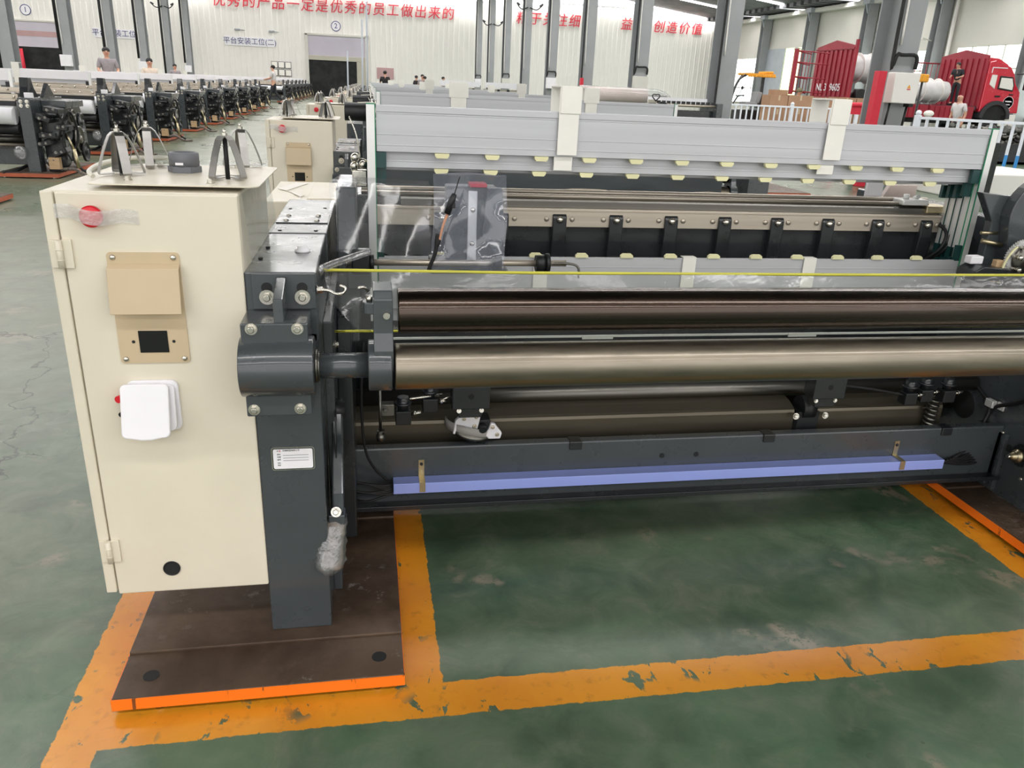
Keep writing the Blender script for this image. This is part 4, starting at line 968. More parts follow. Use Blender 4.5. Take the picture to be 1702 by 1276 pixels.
# ------------------------------------------------------------------ middle row, behind the near loom
MID = [(.066+.01*k, 2.97+3.02*k) for k in range(11)]
NAME = ORD[1:]
def feeder(x, y, z, label):
    t = Thing('weft_feeder', label, 'feeder', (x, y, 0), 'weft feeders')
    t.part('stand', MB().cyl((x, y, .0), (x, y, z), .018).box(x-.1, x+.1, y-.08, y+.08, 0, .02), 'black_paint')
    t.part('housing', MB().cyl((x-.19, y, z), (x-.02, y, z), .06, seg=28).cyl((x-.02, y, z), (x+.03, y, z), .085, seg=28), 'black_part', bevel=.004)
    t.part('drum', MB().cyl((x+.03, y, z), (x+.16, y, z), .06, seg=28).cyl((x+.05, y, z), (x+.06, y, z), .064, seg=28), 'black_paint')
    t.part('drum_ring', MB().cyl((x-.01, y, z), (x+.0, y, z), .087, seg=28).cyl((x+.015, y, z), (x+.02, y, z), .087, seg=28), 'zinc')
    t.part('feeder_guide', MB().tube([(x-.1, y-.06, z+.06), (x+.04, y-.12, z+.05), (x+.05, y-.12, z-.12), (x+.0, y-.1, z-.2)], .004, 6), 'white_hose')
    return t
fd = None
def tall_band(x, y, w, zt, label):
    mb = MB(); mb.box(x-w, x+w, y-.016, y-.013, 1.12, zt, .001); mb.box(x-w, x+w, y-.016, y+.1, zt, zt+.005); mb.box(x-w, x+w, y+.097, y+.1, 1.1, zt); mb.box(x-w-.012, x+w+.012, y-.02, y-.016, zt-.09, zt)
    single('wrapping_band', mb, 'band_white', label, 'band', (x, y, 1.1), 'white wrapping bands')
for k, (dx, dy) in enumerate(MID):
    n = NAME[k]; d = Vector((dx, dy, 0))
    at = lambda o: Vector(o.location)+d
    copy_tree(cab.o, at(cab.o), label='%s cream control cabinet counting back along the middle row' % n)
    copy_tree(tr.o, at(tr.o), label='tray of bobbin holders on the %s cream cabinet of the middle row' % n)
    copy_tree(near_base.o, at(near_base.o), label='base plate under the left end of the %s middle row loom' % n)
    if k == 0:
        copy_tree(loom.o, at(loom.o), label='second dark loom, directly behind the near heald frames')
    for j, f in enumerate(FR[:2] if k < 3 else FR[:1]):
        copy_tree(f.o, at(f.o), label='%s aluminium heald frame on the %s loom of the middle row' % (['front', 'second'][j], n), group='heald frames of the middle row')
    if k < 7:
        for j, (bx, w) in enumerate(((.42, .035), (1.36, .035)) if k else ((.52, .05), (1.40, .04))):
            tall_band(bx+dx+(.13*k % .3), 2.33+dy, w, 1.315+.02*(k % 2), '%s white band around the heald frame of the %s middle row loom' % (['left', 'right'][j], n))
    x, y = -.02+dx, 2.75+dy
    lab = 'black weft feeder on its stand behind the %s cream cabinet' % n
    if fd is None: fd = feeder(x, y, 1.10, lab)
    elif k < 8: copy_tree(fd.o, (x, y, 0), label=lab)
    if k:
        t = Thing('weaving_loom', '%s dark loom counting back along the middle row' % n, 'loom', (1.0+dx, 2.1+dy, .05), 'weaving looms of the middle row')
        t.part('frame_post', MB().box(-.25+dx, -.11+dx, 1.614+dy, 2.6+dy, .05, .93), 'dark_paint', bevel=.004)
        t.part('frame_post', MB().box(2.13+dx, 2.38+dx, 1.614+dy, 2.6+dy, .05, .93), 'dark_paint', bevel=.004)
        t.part('cloth_roller', MB().cyl((.05+dx, 1.54+dy, .75), (2.08+dx, 1.54+dy, .75), .05), 'roller_steel')
        t.part('cross_beam', MB().box(-.11+dx, 2.13+dx, 2.1+dy, 2.24+dy, .1, .3), 'dark_paint')
        t.part('sley_beam', MB().box(-.02+dx, 2.06+dx, 2.46+dy, 2.55+dy, .77, .95), 'black_paint')
o = bpy.data.objects['adhesive_tape']; copy_tree(o, Vector(o.location)+Vector((MID[0][0], MID[0][1], 0)), label='translucent tape strip across the stop button of the second cream cabinet', group='tape strips'); o['group'] = 'tape strips'
t = Thing('plastic_sheet', 'clear plastic sheet with yellow edge on the second loom of the middle row', 'sheet', (1.05, 4.6, .8))
mb = MB(); mb.sheet([[(-.02+2.1*u, 4.62-.1*v+.01*math.sin(u*20+v*4), .93-.1*v) for u in [j/20 for j in range(21)]] for v in [i/5 for i in range(6)]]); t.part('film', mb, 'grey_film')
t.part('yellow_edge', MB().tube([(-.02, 4.595, .878), (1.0, 4.595, .868), (2.05, 4.6, .866)], .0045, 6), 'yellow_edge')
mb = MB(); mb.sheet([[(.1+1.98*u, yy+.006*math.sin(u*17+zz*30), zz+.006*math.sin(u*9)*(i > 1)) for u in [j/24 for j in range(25)]] for i, (yy, zz) in enumerate(((4.56, .9115), (4.53, .913), (4.50, .905), (4.478, .88), (4.468, .84), (4.462, .77), (4.455, .68)))]); single('dark_sheet', mb, 'dark_cloth', 'dark wrinkled sheet hanging over the front rollers of the second loom', 'sheet', (1.05, 4.4, .65))
for i, (x, y, h, r, l) in enumerate(((-.05, 12.3, 2.1, .012, 'tall slim silver pole rising beside the second roller door, left of a pair'), (.02, 12.5, 2.35, .012, 'tallest slim silver pole in front of the second roller door'), (-.3, 14.2, 1.75, .012, 'shorter slim silver pole in front of the dark door opening'))):
    single('slim_pole', MB().cyl((x, y, 0), (x+.02, y, h), r), 'column_pale', l, 'pole', (x, y, 0))
single('white_tub', MB().prism(quadpoly(1.42, 7.6, .5, .5, .05), 'z', 0, .3), 'white_plastic', 'white tub on the floor behind the second loom', 'tub', (1.42, 7.6, 0), bevel=.02)
# ------------------------------------------------------------------ left row of looms
def row_loom():
    """right-hand end view of a loom; origin at the right corner of its base"""
    t = Thing('weaving_loom', '', 'loom', (0, 0, 0), 'weaving looms of the left row')
    P = t.part
    ps = P('frame_post', MB().box(-.37, -.23, .12, .30, .063, .93), 'dark_paint', bevel=.004)
    for x in (-.335, -.265):
        for z in (.89, .84): P('post_bolt', MB().hexbolt((x, .12, z), (0, -1, 0), .016, .015), 'zinc', ps)
    P('side_beam', MB().box(-.37, -.23, .30, 1.2, .74, .93), 'dark_paint', bevel=.004)
    P('frame_post', MB().box(-2.9, -2.76, .12, .30, .05, .93), 'dark_paint')
    P('cross_beam', MB().box(-2.76, -.37, .6, .74, .1, .32), 'dark_paint', bevel=.006)
    P('cloth_roll', MB().cyl((-2.6, .12, .72), (-.42, .12, .72), .1, seg=24), 'cloth_white')
    P('black_roller', MB().cyl((-2.6, .14, .56), (-.40, .14, .56), .055, seg=20), 'black_part')
    P('press_roller', MB().cyl((-2.6, .3, .44), (-.40, .3, .44), .05, seg=20), 'dull_steel')
    P('steel_tube', MB().cyl((-2.6, .35, .37), (-.40, .35, .37), .03, seg=16), 'brushed_steel')
    P('guard_panel', MB().box(-2.7, -.40, .5, .54, .3, .7), 'black_paint')
    s = P('sley_strip', MB().box(-2.6, -.42, .30, .33, .91, .965).box(-2.6, -.42, .42, .45, .99, 1.04).box(-2.6, -.42, .2, .46, .885, .905), 'brushed_steel', bevel=.003)
    for i in range(12): P('strip_bolt', MB().sph((-2.5+i*.185, .295, .935), .018, seg=8).sph((-2.42+i*.185, .415, 1.015), .016, seg=8), 'zinc', s)
    P('reed_fringe', MB().box(-2.6, -.42, .18, .2, .83, .885), 'black_part')
    P('upper_bracket', MB().prism([(.28, .93), (.62, .93), (.5, 1.05), (.46, 1.16), (.36, 1.16), (.33, 1.05)], 'x', -.40, -.30).prism([(.5, .93), (.9, .93), (.7, 1.1)], 'x', -.25, -.2), 'black_paint', bevel=.006)
    P('white_block', MB().box(-.30, -.22, .16, .24, .93, .99), 'white_plastic', bevel=.004)
    # machinery on the right side
    P('gear_case', MB().prism([(.35, .2), (.35, .7), (.55, .84), (1.05, .84), (1.2, .6), (1.2, .2)], 'x', -.23, .02), 'black_paint', bevel=.01)
    P('gear_cover', MB().box(-.23, .06, .45, 1.1, .82, .90), 'dark_paint', bevel=.008)
    for i, (y, z, r, x) in enumerate(((.5, .55, .13, .05), (.78, .42, .17, .08), (1.0, .62, .12, .06), (.62, .72, .08, .09), (.9, .26, .13, .1))):
        P('pulley', MB().lathe([(r, 0), (r, .025), (r*.9, .03), (r*.85, .012), (r*.3, .012), (r*.28, .04), (.01, .042)], (x-.04, y, z), (1, 0, 0), 24), ['black_part', 'dull_steel', 'black_paint', 'dull_steel', 'black_part'][i])
    P('lever_arm', MB().strip([(-.2, .22, .47), (.02, .2, .53), (.16, .25, .60)], .05, .03, (0, 0, 1)), 'dark_paint')
    P('gas_spring', MB().cyl((.1, .2, .52), (.17, .16, .35), .012).cyl((.17, .16, .35), (.2, .15, .12), .022), 'gold_zinc')
    P('motor', MB().cyl((-.1, .25, .18), (-.1, .55, .18), .1, seg=20).box(-.2, 0, .3, .5, .063, .1), 'black_part')
    P('wood_block', MB().box(-.14, -.02, .15, .24, .1, .24), 'wood')
    P('cable_coil', MB().tube([(.0, .2, .45), (.1, .16, .7), (.18, .2, .78), (.2, .3, .5), (.12, .25, .25), (.2, .2, .12), (.3, .2, .05)], .015, 6).tube([(-.05, .3, .8), (.08, .22, .65), (.05, .18, .4), (.12, .2, .2)], .012, 6), 'black_rubber')
    rnd = random.Random(3)
    for i in range(7):
        x, z = rnd.uniform(-.18, .1), .2+.1*i; w = rnd.uniform(.05, .1)
        mb = MB(); mb.box(x-w, x+w, .16, .4, z-.03, z+.03, .006, rot=Matrix.Rotation(rnd.uniform(-.5, .5), 4, 'Y')); lk = P('link_block', mb, 'black_part')
        P('fixing', MB().hexbolt((x-w*.4, .16, z), (.1, -1, .2), .014).hexbolt((x+w*.4, .16, z+.01), (.3, -1, .2), .012), 'dull_steel', lk)
    P('floor_cable', MB().tube([(-.05, .25, .09), (.1, .3, .09), (.25, .22, .025), (.4, .3, .022)], .02, 8), 'foam_dark')
    P('hanging_bag', MB().sph((-.42, .08, .3), .07, (1, .9, 1.2)), 'wrap_film')
    P('pedal', MB().tube([(-.45, .3, .12), (-.55, .1, .06), (-.62, .0, .07)], .02, 8), 'black_part')
    return t
def row_frame():
    t = Thing('heald_frame', '', 'heald frame', (0, 0, 0), 'heald frames of the left row')
    P = t.part
    P('top_rail', MB().box(-2.62, -.55, .46, .48, 1.115, 1.24).box(-2.62, -.55, .455, .46, 1.115, 1.122), 'white_plastic', bevel=.002)
    P('second_rail', MB().box(-2.62, -.58, .485, .505, 1.06, 1.20), 'aluminium', bevel=.002)
    P('side_post', MB().prism([(.46, .70), (.50, .70), (.50, 1.24), (.46, 1.24)], 'x', -.55, -.515), 'alu_bright')
    P('side_post', MB().box(-2.65, -2.62, .46, .5, .7, 1.24), 'alu_bright')
    P('bottom_rail', MB().box(-2.62, -.55, .46, .48, .66, .80), 'aluminium')
    P('corner_block', MB().box(-.6, -.52, .47, .5, 1.03, 1.1), 'black_part')
    return t
RL, RF = row_loom(), row_frame()
YR = [10.72, 13.9, 17.05, 20.2, 23.3, 26.5, 29.8, 33.0, 36.2]+[46.6+2.9*i for i in range(7)]
RN = ORD+['fifteenth', 'farthest']
base_plate0 = None
for k, y in enumerate(YR):
    x = -3.76-.018*(y-10.7) if k < 9 else -4.05
    l1, l2, l3 = ('%s dark loom counting back along the left row' % RN[k], '%s white heald frame counting back along the left row' % RN[k], 'red edged base plate under the right end of the %s left row loom' % RN[k])
    if k == 0:
        for t, l in ((RL, l1), (RF, l2)): t.o.location = (x, y, 0); t.o['label'] = l
        b = Thing('base_plate', l3, 'plate', (x, y, 0), 'base plates of the left row')
        bb = b.off
        b.part('slab', MB().box(x-.7, x-.005, y+.005, y+1.45, .02, .062), 'rust_plate')
        b.part('painted_edge', MB().box(x-.705, x, y, y+.005, .015, .058).box(x-.005, x, y, y+1.45, .015, .058), 'orange_red')
        for fx, fy in ((-.62, .03), (-.06, .03), (-.06, 1.3)): b.part('foot', MB().cyl((x+fx, y+fy, 0), (x+fx, y+fy, .02), .02), 'zinc')
        base_plate0 = b
    else:
        copy_tree(RL.o, (x, y, 0), label=l1); copy_tree(RF.o, (x, y, 0), label=l2); copy_tree(base_plate0.o, (x, y, 0), label=l3)
copy_tree(base_plate0.o, (-3.60, 7.5, 0), label='orange edged base plate corner cut off by the left edge of the photo')
for k in range(7):
    x, y = -3.76-1.65, YR[k]+.46
    mb = MB(); mb.box(x-.04, x+.04, y-.008, y-.004, 1.0, 1.33); mb.box(x-.05, x+.05, y-.008, y+.1, 1.33, 1.335)
    mb.box(x-.055, x+.055, y-.012, y-.008, 1.24, 1.34)
    single('wrapping_band', mb, 'band_white', 'white band around the %s heald frame of the left row' % ORD[k], 'band', (x, y, 1.0), 'white wrapping bands')
# ------------------------------------------------------------------ right hand part of the hall
for x, y, l in ((5.62, 10.5, 'spare base plate on the bright floor behind the right end of the heald frames'), (8.95, 12.3, 'spare base plate farther right on the bright floor, its orange edge toward us'), (9.4, 16.9, 'spare base plate on the bright floor, farthest of three')):
    copy_tree(base_plate0.o, (x+.65, y, 0), label=l, group='spare base plates')
t = Thing('cloth_roll', 'large wrapped pinkish roll lying behind the middle heald frames', 'roll', (6.4, 20, 1.0))
t.part('cloth', MB().cyl((5.2, 20, 1.22), (6.95, 20.0, 1.22), .2, seg=32), 'roll_pink')
mb = MB(); mb.lathe([(.215, 0), (.215, 1.5), (.21, 2.0), (.15, 2.25), (.04, 2.4)], (5.2, 20, 1.22), (1, 0, 0), 24); t.part('wrapping', mb, 'clear_film')
t.part('core', MB().cyl((5.0, 20, 1.22), (7.5, 20, 1.22), .05), 'dull_steel')
t.part('cradle', MB().box(5.3, 5.4, 19.8, 20.2, 0, 1.02).box(6.8, 6.9, 19.8, 20.2, 0, 1.02), 'black_paint')
t = Thing('weaving_loom', 'partly hidden dark loom left of the second tall grey column', 'loom', (7.3, 18.4, 0))
for a, b, h in ((6.4, 6.55, 1.0), (8.0, 8.15, 1.15)): t.part('side_frame', MB().box(a, b, 18, 19, 0, h), 'dark_paint', bevel=.01)
t.part('beam', MB().box(6.5, 8.05, 18.2, 18.4, .7, .98), 'black_paint', bevel=.01)
t.part('rod', MB().cyl((6.55, 18.1, 1.08), (8.05, 18.1, 1.08), .03), 'brushed_steel')
mb = MB()
for i in range(12): mb.box(6.6+i*.12, 6.66+i*.12, 18.1, 18.2, 1.1, 1.17)
t.part('row_of_blocks', mb, 'black_part')
t.part('cloth', MB().box(6.55, 8.0, 18.6, 18.7, 1.12, 1.24), 'cloth_white')
t.part('top_rail', MB().box(6.4, 7.0, 18.25, 18.4, 1.0, 1.1).box(6.42, 6.62, 18.2, 18.3, 1.1, 1.18), 'shutter_beige', bevel=.01)
mb = MB(); mb.lathe([(.17, 0), (.2, 0), (.2, .03), (.17, .03), (.17, 0)], (6.62, 17.9, .95), (.3, -1, 0), 28); w = t.part('hand_wheel', mb, 'black_part')
mb = MB()
for i in range(8):
    a = i*PI/4; mb.tube([(6.62, 17.9, .95), (6.62+.18*math.cos(a), 17.9, .95+.18*math.sin(a))], .012, 6, False)
t.part('spoke', mb, 'zinc', w)
mb = MB(); mb.tube([(6.5+.09*math.sin(a)**3, 18, 1.24+.07*(math.cos(a)-.35*math.cos(2*a)-.1*math.cos(3*a))) for a in [i*PI/10 for i in range(21)]], .014, 6, False); t.part('heart_handle', mb, 'black_part')
for x, y, n in ((2.9, 33, 'left'), (4.8, 33.5, 'right')):
    t = Thing('weaving_loom', '%s one of two pale looms seen between the far grey columns' % n, 'loom', (x, y, 0))
    t.part('top_rail', MB().box(x, x+1.6, y, y+.1, 1.25, 1.45), 'cloth_white'); t.part('frame', MB().box(x, x+1.6, y+.1, y+.6, .0, 1.2), 'shutter_beige')
    mb = MB()
    for i in range(4): mb.box(x+.1+i*.4, x+.2+i*.4, y+.05, y+.12, .95, 1.2)
    t.part('dark_bracket', mb, 'black_part')
# fences
def fence(x0, y0, x1, y1, label, zt=1.1, blue=False, pitch=.19):
    t = Thing('rail_fence', label, 'fence', (x0, y0, 0), 'white rail fences')
    d = Vector((x1-x0, y1-y0, 0)); L = d.length; d.normalize()
    def at(s, z): return (x0+d.x*s, y0+d.y*s, z)
    t.part('top_rail', MB().strip([at(0, zt), at(L, zt)], .05, .05, (0, 0, 1)), 'white_rail', bevel=.005)
    t.part('bottom_rail', MB().strip([at(0, .16), at(L, .16)], .05, .04, (0, 0, 1)), 'white_rail', bevel=.005)
    n = int(L/pitch)
    for i in range(1, n):
        if i % 12:
            x, y, _ = at(i*pitch, 0); p = t.part('baluster', MB().box(x-.02, x+.02, y-.02, y+.02, .18 if not blue else .5, zt-.02), 'white_rail')
            if blue: t.part('blue_sleeve', MB().box(x-.021, x+.021, y-.021, y+.021, .18, .5), 'rail_blue', p)
    for s in [i*pitch*12 for i in range(int(L/(pitch*12))+1)]:
        x, y, _ = at(s, 0); p = t.part('post', MB().box(x-.05, x+.05, y-.05, y+.05, 0, zt+.05, .004), 'white_rail'); t.part('post_cap', MB().sph((x, y, zt+.09), .06, seg=10), 'white_rail', p)
    return t
fence(11.0, 24.2, 15.9, 24.2, 'white rail fence in front of the cardboard boxes and the tricycle')
fence(10.95, 14.9, 13.2, 12.1, 'nearer white rail fence with blue sleeves at the right edge', 1.08, True)
# scrap heap behind the right fence
t = Thing('scrap_bin', 'open bin of metal scrap behind the nearer white fence', 'bin', (16.8, 18.8, 0))
t.part('bin', MB().box(15.4, 18.6, 18.2, 18.3, 0, .5).box(15.4, 15.5, 18.2, 20, 0, .5).box(18.5, 18.6, 18.2, 20, 0, .5).box(15.4, 18.6, 18.2, 20, 0, .06), 'truck_dark')
mb = MB(); rnd = random.Random(11)
for i in range(320):
    x, y = rnd.uniform(15.5, 18.5), rnd.uniform(18.3, 19.9); z = .3+rnd.random()*.55; a = Vector((rnd.uniform(-1, 1), rnd.uniform(-1, 1), rnd.uniform(-.6, .6))).normalized()
    mb.mi = rnd.choice((0, 0, 0, 1, 2)); mb.cyl(Vector((x, y, z))-a*.09, Vector((x, y, z))+a*rnd.uniform(.03, .16), rnd.uniform(.03, .07), seg=8)
o = t.part('metal_scrap', mb, ['scrap', 'black_part', 'dull_steel']); o['kind'] = 'stuff'
single('white_slab', MB().box(8.9, 11.4, 11.2, 12.9, .0, .34), 'wall_white', 'low white slab on the floor below the nearer white fence', 'slab', (10, 12, 0), bevel=.02)
single('dark_cabinet', MB().box(8.75, 9.1, 10.4, 10.7, 0, .85), 'black_paint', 'dark narrow cabinet just right of the near heald frame end', 'cabinet', (8.9, 10.5, 0), bevel=.01)
# cardboard boxes
BX = [(13.95, 14.62, 0, 1.02), (13.95, 14.62, 1.02, 1.44), (14.64, 15.58, 0, 1.05), (14.64, 15.58, 1.05, 1.46), (15.6, 16.5, 0, 1.0), (15.6, 16.5, 1.0, 1.43), (16.55, 17.25, 0, 1.0), (16.55, 17.25, 1.0, 1.46), (17.28, 18.2, 0, 1.0), (17.28, 18.2, 1.0, 1.46)]
CP = ['far left', 'left', 'middle', 'right', 'far right']
for i, (a, b, z0, z1) in enumerate(BX):
    a, b = a*.911, b*.911
    t = Thing('cardboard_box', '%s brown cardboard box of the %s stack behind the white fence' % (['lower', 'upper'][i % 2], CP[i//2]), 'box', ((a+b)/2, 24.9, z0), 'cardboard boxes behind the fence')
    t.part('carton', MB().box(a, b, 24.6, 25.2, z0, z1-.003), 'cardboard', bevel=.008)
    t.part('packing_tape', MB().box((a+b)/2-.03, (a+b)/2+.03, 24.597, 25.2, z1-.16, z1-.001), 'tan_paint')
t = Thing('cardboard_box', 'small brown carton on top of the left boxes beside the man in a cap', 'box', (13.05, 24.9, 1.44))
t.part('carton', MB().box(12.86, 13.3, 24.65, 25.1, 1.44, 1.6), 'cardboard', bevel=.006); t.part('open_flap', MB().box(13.3, 13.46, 24.65, 25.1, 1.48, 1.49), 'cardboard')
# tricycle
t = Thing('cargo_tricycle', 'cargo tricycle with orange canopy behind the white fence', 'tricycle', (12.8, 26.2, 0))
t.part('canopy', MB().box(12.42, 13.4, 25.8, 26.6, 2.02, 2.08).box(13.1, 13.35, 25.85, 26.5, 2.08, 2.16, .03), 'canopy_orange', bevel=.015)
mb = MB()
for i in range(12): mb.sph((12.46+i*.082, 25.8, 2.0), .05, (1, .3, .8), 8)
t.part('canopy_fringe', mb, 'canopy_orange')
t.part('roof_post', MB().tube([(12.45, 26, 2.03), (12.2, 26, 1.85), (12.05, 26, 1.4), (12.0, 26, .9)], .04, 8).tube([(12.5, 26.4, 2.03), (12.35, 26.4, 1.8), (12.1, 26.4, 1.2), (12.05, 26.4, .9)], .03, 8).box(13.0, 13.1, 25.95, 26.0, .9, 2.02), 'black_paint')
t.part('handlebar', MB().tube([(12.15, 26.1, 1.1), (12.3, 26.1, 1.35), (12.36, 25.8, 1.38)], .025, 6).tube([(12.3, 26.1, 1.35), (12.36, 26.4, 1.38)], .025, 6).tube([(12.3, 26.1, 1.36), (12.32, 25.9, 1.6)], .012, 6).sph((12.32, 25.9, 1.62), .05, (1, .4, 1.2), 8), 'black_part')
t.part('seat', MB().box(12.5, 12.95, 25.9, 26.4, 1.05, 1.2, .04).box(12.9, 13.05, 25.9, 26.4, 1.15, 1.52, .04, rot=Matrix.Rotation(.2, 4, 'Y')), 'seat_grey')
t.part('body', MB().box(12.3, 13.9, 25.85, 26.5, .55, .95, .03).box(13.1, 13.6, 25.9, 26.5, 1.0, 1.2, .03), 'black_paint')
for x, y in ((12.1, 26.2), (13.5, 25.9), (13.5, 26.5)): t.part('wheel', MB().lathe([(.1, -.05), (.26, -.05), (.3, -.03), (.3, .03), (.26, .05), (.1, .05)], (x, y, .3), (0, 1, 0), 24), 'tyre')
# truck
def truck():
    t = Thing('truck', 'red cargo truck with wrapped rolls on its bed by the right wall', 'truck', (19, 27, 0))
    P = t.part; y0, y1 = 26.0, 28.4
    P('chassis', MB().box(16.2, 22.8, 26.6, 27.8, .75, 1.25), 'truck_dark')
    P('bed', MB().box(16.3, 21.3, y0, y1, 1.25, 1.38), 'truck_dark')
    def ribbed(x0, x1, z0, z1, y, m='truck_red', pitch=.2, name='side_board'):
        mb = MB(); mb.box(x0, x1, y, y+.06, z0, z1)
        n = int((x1-x0)/pitch)
        for i in range(n): mb.box(x0+i*pitch+.03, x0+i*pitch+.11, y-.03, y, z0+.04, z1-.04)
        return P(name, mb, m)
    for a, b in ((18.2, 19.38), (19.42, 21.2), (16.9, 18.15)): ribbed(a, b, .92, 1.36, y0-.06)
    def end_wall(name, x, z0, ze, zp):
        mb = MB(); mb.prism([(y0, z0), (y0, ze), ((y0+y1)/2, zp), (y1, ze), (y1, z0)], 'x', x, x+.07)
        for i in range(8): mb.box(x-.04, x, y0+.12+i*.29, y0+.26+i*.29, z0+.08, ze-.1)
        return P(name, mb, 'truck_red')
    end_wall('headboard', 21.34, 1.3, 3.06, 3.26)
    cabp = P('cab', MB().prism([(21.45, 1.2), (21.45, 2.86), (21.7, 2.92), (22.35, 2.72), (22.55, 2.5), (22.68, 2.2), (22.95, 1.9), (23.05, 1.2)], 'y', y0, y1-.05), 'cab_red', bevel=.04)
    P('roof_deflector', MB().prism([(21.45, 2.84), (21.5, 3.0), (21.9, 2.98), (22.3, 2.8), (22.35, 2.7)], 'y', y0+.1, y1-.2), 'cab_red', cabp, bevel=.04)
    P('side_window', MB().prism([(21.98, 1.98), (21.98, 2.42), (22.5, 2.4), (22.62, 2.15), (22.62, 1.92)], 'y', y0-.02, y0+.02), 'glass_black', cabp, bevel=.01)
    P('quarter_window', MB().prism([(21.62, 2.12), (21.64, 2.44), (21.86, 2.44), (21.86, 1.98)], 'y', y0-.02, y0+.02), 'wall_white', cabp, bevel=.01)
    P('window_view', MB().prism([(22.03, 2.03), (22.03, 2.36), (22.47, 2.35), (22.57, 2.12), (22.57, 1.97)], 'y', y0-.03, y0-.02), 'wall_white', cabp)
    mb = MB(); mb.lathe([(.20, 0), (.20, .01), (.215, .01), (.215, 0)], (22.55, y0-.002, 1.55), (0, -1, 0), 28); P('door_emblem', mb, 'white_plastic', cabp)
    P('door_mark', MB().box(22.42, 22.68, y0-.012, y0, 1.57, 1.61).box(22.46, 22.64, y0-.012, y0, 1.47, 1.5).box(22.4, 22.7, y0-.012, y0, 1.28, 1.31), 'white_plastic', cabp)
    P('door_handle', MB().box(21.95, 22.15, y0-.04, y0, 1.72, 1.77, .01).box(22.5, 22.66, y0-.03, y0, 1.80, 1.84, .01), 'black_part', cabp)
    P('roof_stripe', MB().box(21.6, 22.2, y0-.012, y0, 2.66, 2.69).box(21.6, 21.63, y0-.012, y0, 2.5, 2.66), 'white_plastic', cabp)
    P('mirror', MB().box(22.85, 22.98, y0-.3, y0-.15, 1.98, 2.45, .02).tube([(22.6, y0, 2.5), (22.88, y0-.2, 2.5), (22.9, y0-.2, 2.4)], .02, 6), 'black_part', cabp)
    P('step_guard', MB().box(22.35, 23.0, y0-.02, y0+.4, .75, 1.15, .03), 'wall_white', cabp)
    ar = []
    for i in range(13):
        a = PI*i/12; ar.append((22.08+.62*math.cos(a), 1.0+.6*math.sin(a)))
    for i in range(13):
        a = PI-PI*i/12; ar.append((22.08+.48*math.cos(a), 1.0+.46*math.sin(a)))
    P('wheel_arch', MB().prism(ar, 'y', y0-.08, y0+.5), 'truck_dark', bevel=.01)
    P('arch_liner', MB().prism([(22.08+.5*math.cos(PI*i/12), .95+.5*math.sin(PI*i/12)) for i in range(13)], 'y', y0-.02, y0+.0), 'dark_opening')
    for x in (22.08, 17.2, 16.0):
        for y in (y0+.02, y1-.4):
            w = P('wheel', MB().lathe([(.25, 0), (.47, 0), (.5, .04), (.5, .26), (.47, .3), (.25, .3)], (x, y, .5), (0, 1, 0), 32), 'tyre')
            P('rim', MB().lathe([(.26, .02), (.24, .0), (.12, .06), (.1, .0), (.02, .0)], (x, y, .5), (0, 1, 0), 20), 'dull_steel', w)
    # tail gate swung open, and cage panel
    gt = end_wall('tail_gate', 16.22, 1.42, 3.12, 3.32)
    P('gate_post', MB().box(16.2, 16.3, y0-.08, y0, 1.4, 3.3).box(16.18, 16.22, y0, y1, 3.0, 3.06), 'truck_red', gt)
    text_obj('plate_number', 'NL 3  9605', .34, (16.165, (y0+y1)/2, 1.78), 'white_plastic', rot=(PI/2, 0, -PI/2), parent=gt, off=t.off, extrude=.006)
    cg = P('cage_panel', MB().box(14.02, 14.14, y0-.1, y0-.02, 1.5, 2.9), 'truck_red')
    mb = MB()
    for z in (2.85, 2.5, 2.05, 1.6): mb.tube([(14.1, y0, z), (15.0, y0+.6, z-.05)], .02, 6, False); mb.tube([(14.1, y0-.05, z), (15.3, y0-.05, z-.04)], .02, 6, False)
    for i in range(5): mb.tube([(14.25+i*.18, y0+.1+i*.12, 1.55), (14.25+i*.18, y0+.1+i*.12, 2.85)], .012, 6, False)
    P('cage_bars', mb, 'truck_red', cg)
    mb = MB()
    for z in (2.82, 2.2): mb.tube([(19.3, y1, z), (21.3, y1, z)], .025, 6, False)
    for i in range(9): mb.tube([(19.4+i*.23, y1, 1.36), (19.4+i*.23, y1, 2.82)], .014, 6, False)
    P('side_rails', mb, 'truck_red')
    mb = MB()
    for z in (2.75, 2.35, 1.85): mb.tube([(21.5, y1, z+.1), (23.8, y1, z)], .02, 6, False)
    P('far_side_rail', mb, 'truck_red')
    for x in (16.75, 17.2): P('round_tank', MB().cyl((x, y0-.0, 1.58), (x, y0+.5, 1.58), .19, seg=20), 'black_part')
truck()
def wrapped_roll(x0, x1, y, zc, r, label):
    t = Thing('wrapped_roll', label, 'roll', ((x0+x1)/2, y, zc-r), 'wrapped rolls on the truck bed')
    mb = MB(); rows = []
    n = 9
    for i in range(n):
        u = i/(n-1); rr = r*(.78+.22*math.sin(PI*min(1, max(0, u*1.0))) + .04*math.sin(i*2.1))
        rows.append([(x0+(x1-x0)*u+.03*math.sin(k*2), y+rr*math.cos(2*PI*k/20)*(1+.05*math.sin(k*3+i)), zc+rr*.9*math.sin(2*PI*k/20)*(1+.05*math.cos(k*2+i))) for k in range(21)])
    mb.sheet(rows); mb.cyl((x0, y, zc), (x0+.03, y, zc), r*.8); mb.cyl((x1-.03, y, zc), (x1, y, zc), r*.8)
    t.part('tarpaulin', mb, 'tarp')
    mb = MB(); 
    for k in range(3): mb.lathe([(r*.99, 0), (r*1.02, .01), (r*.99, .02)], (x0+(x1-x0)*(.25+.25*k), y, zc), (1, 0, 0), 24)
    t.part('strap', mb, 'wall_white')
wrapped_roll(16.55, 18.4, 27.0, 2.45, .5, 'upper white plastic wrapped roll on the truck, left of the nearest tall column')
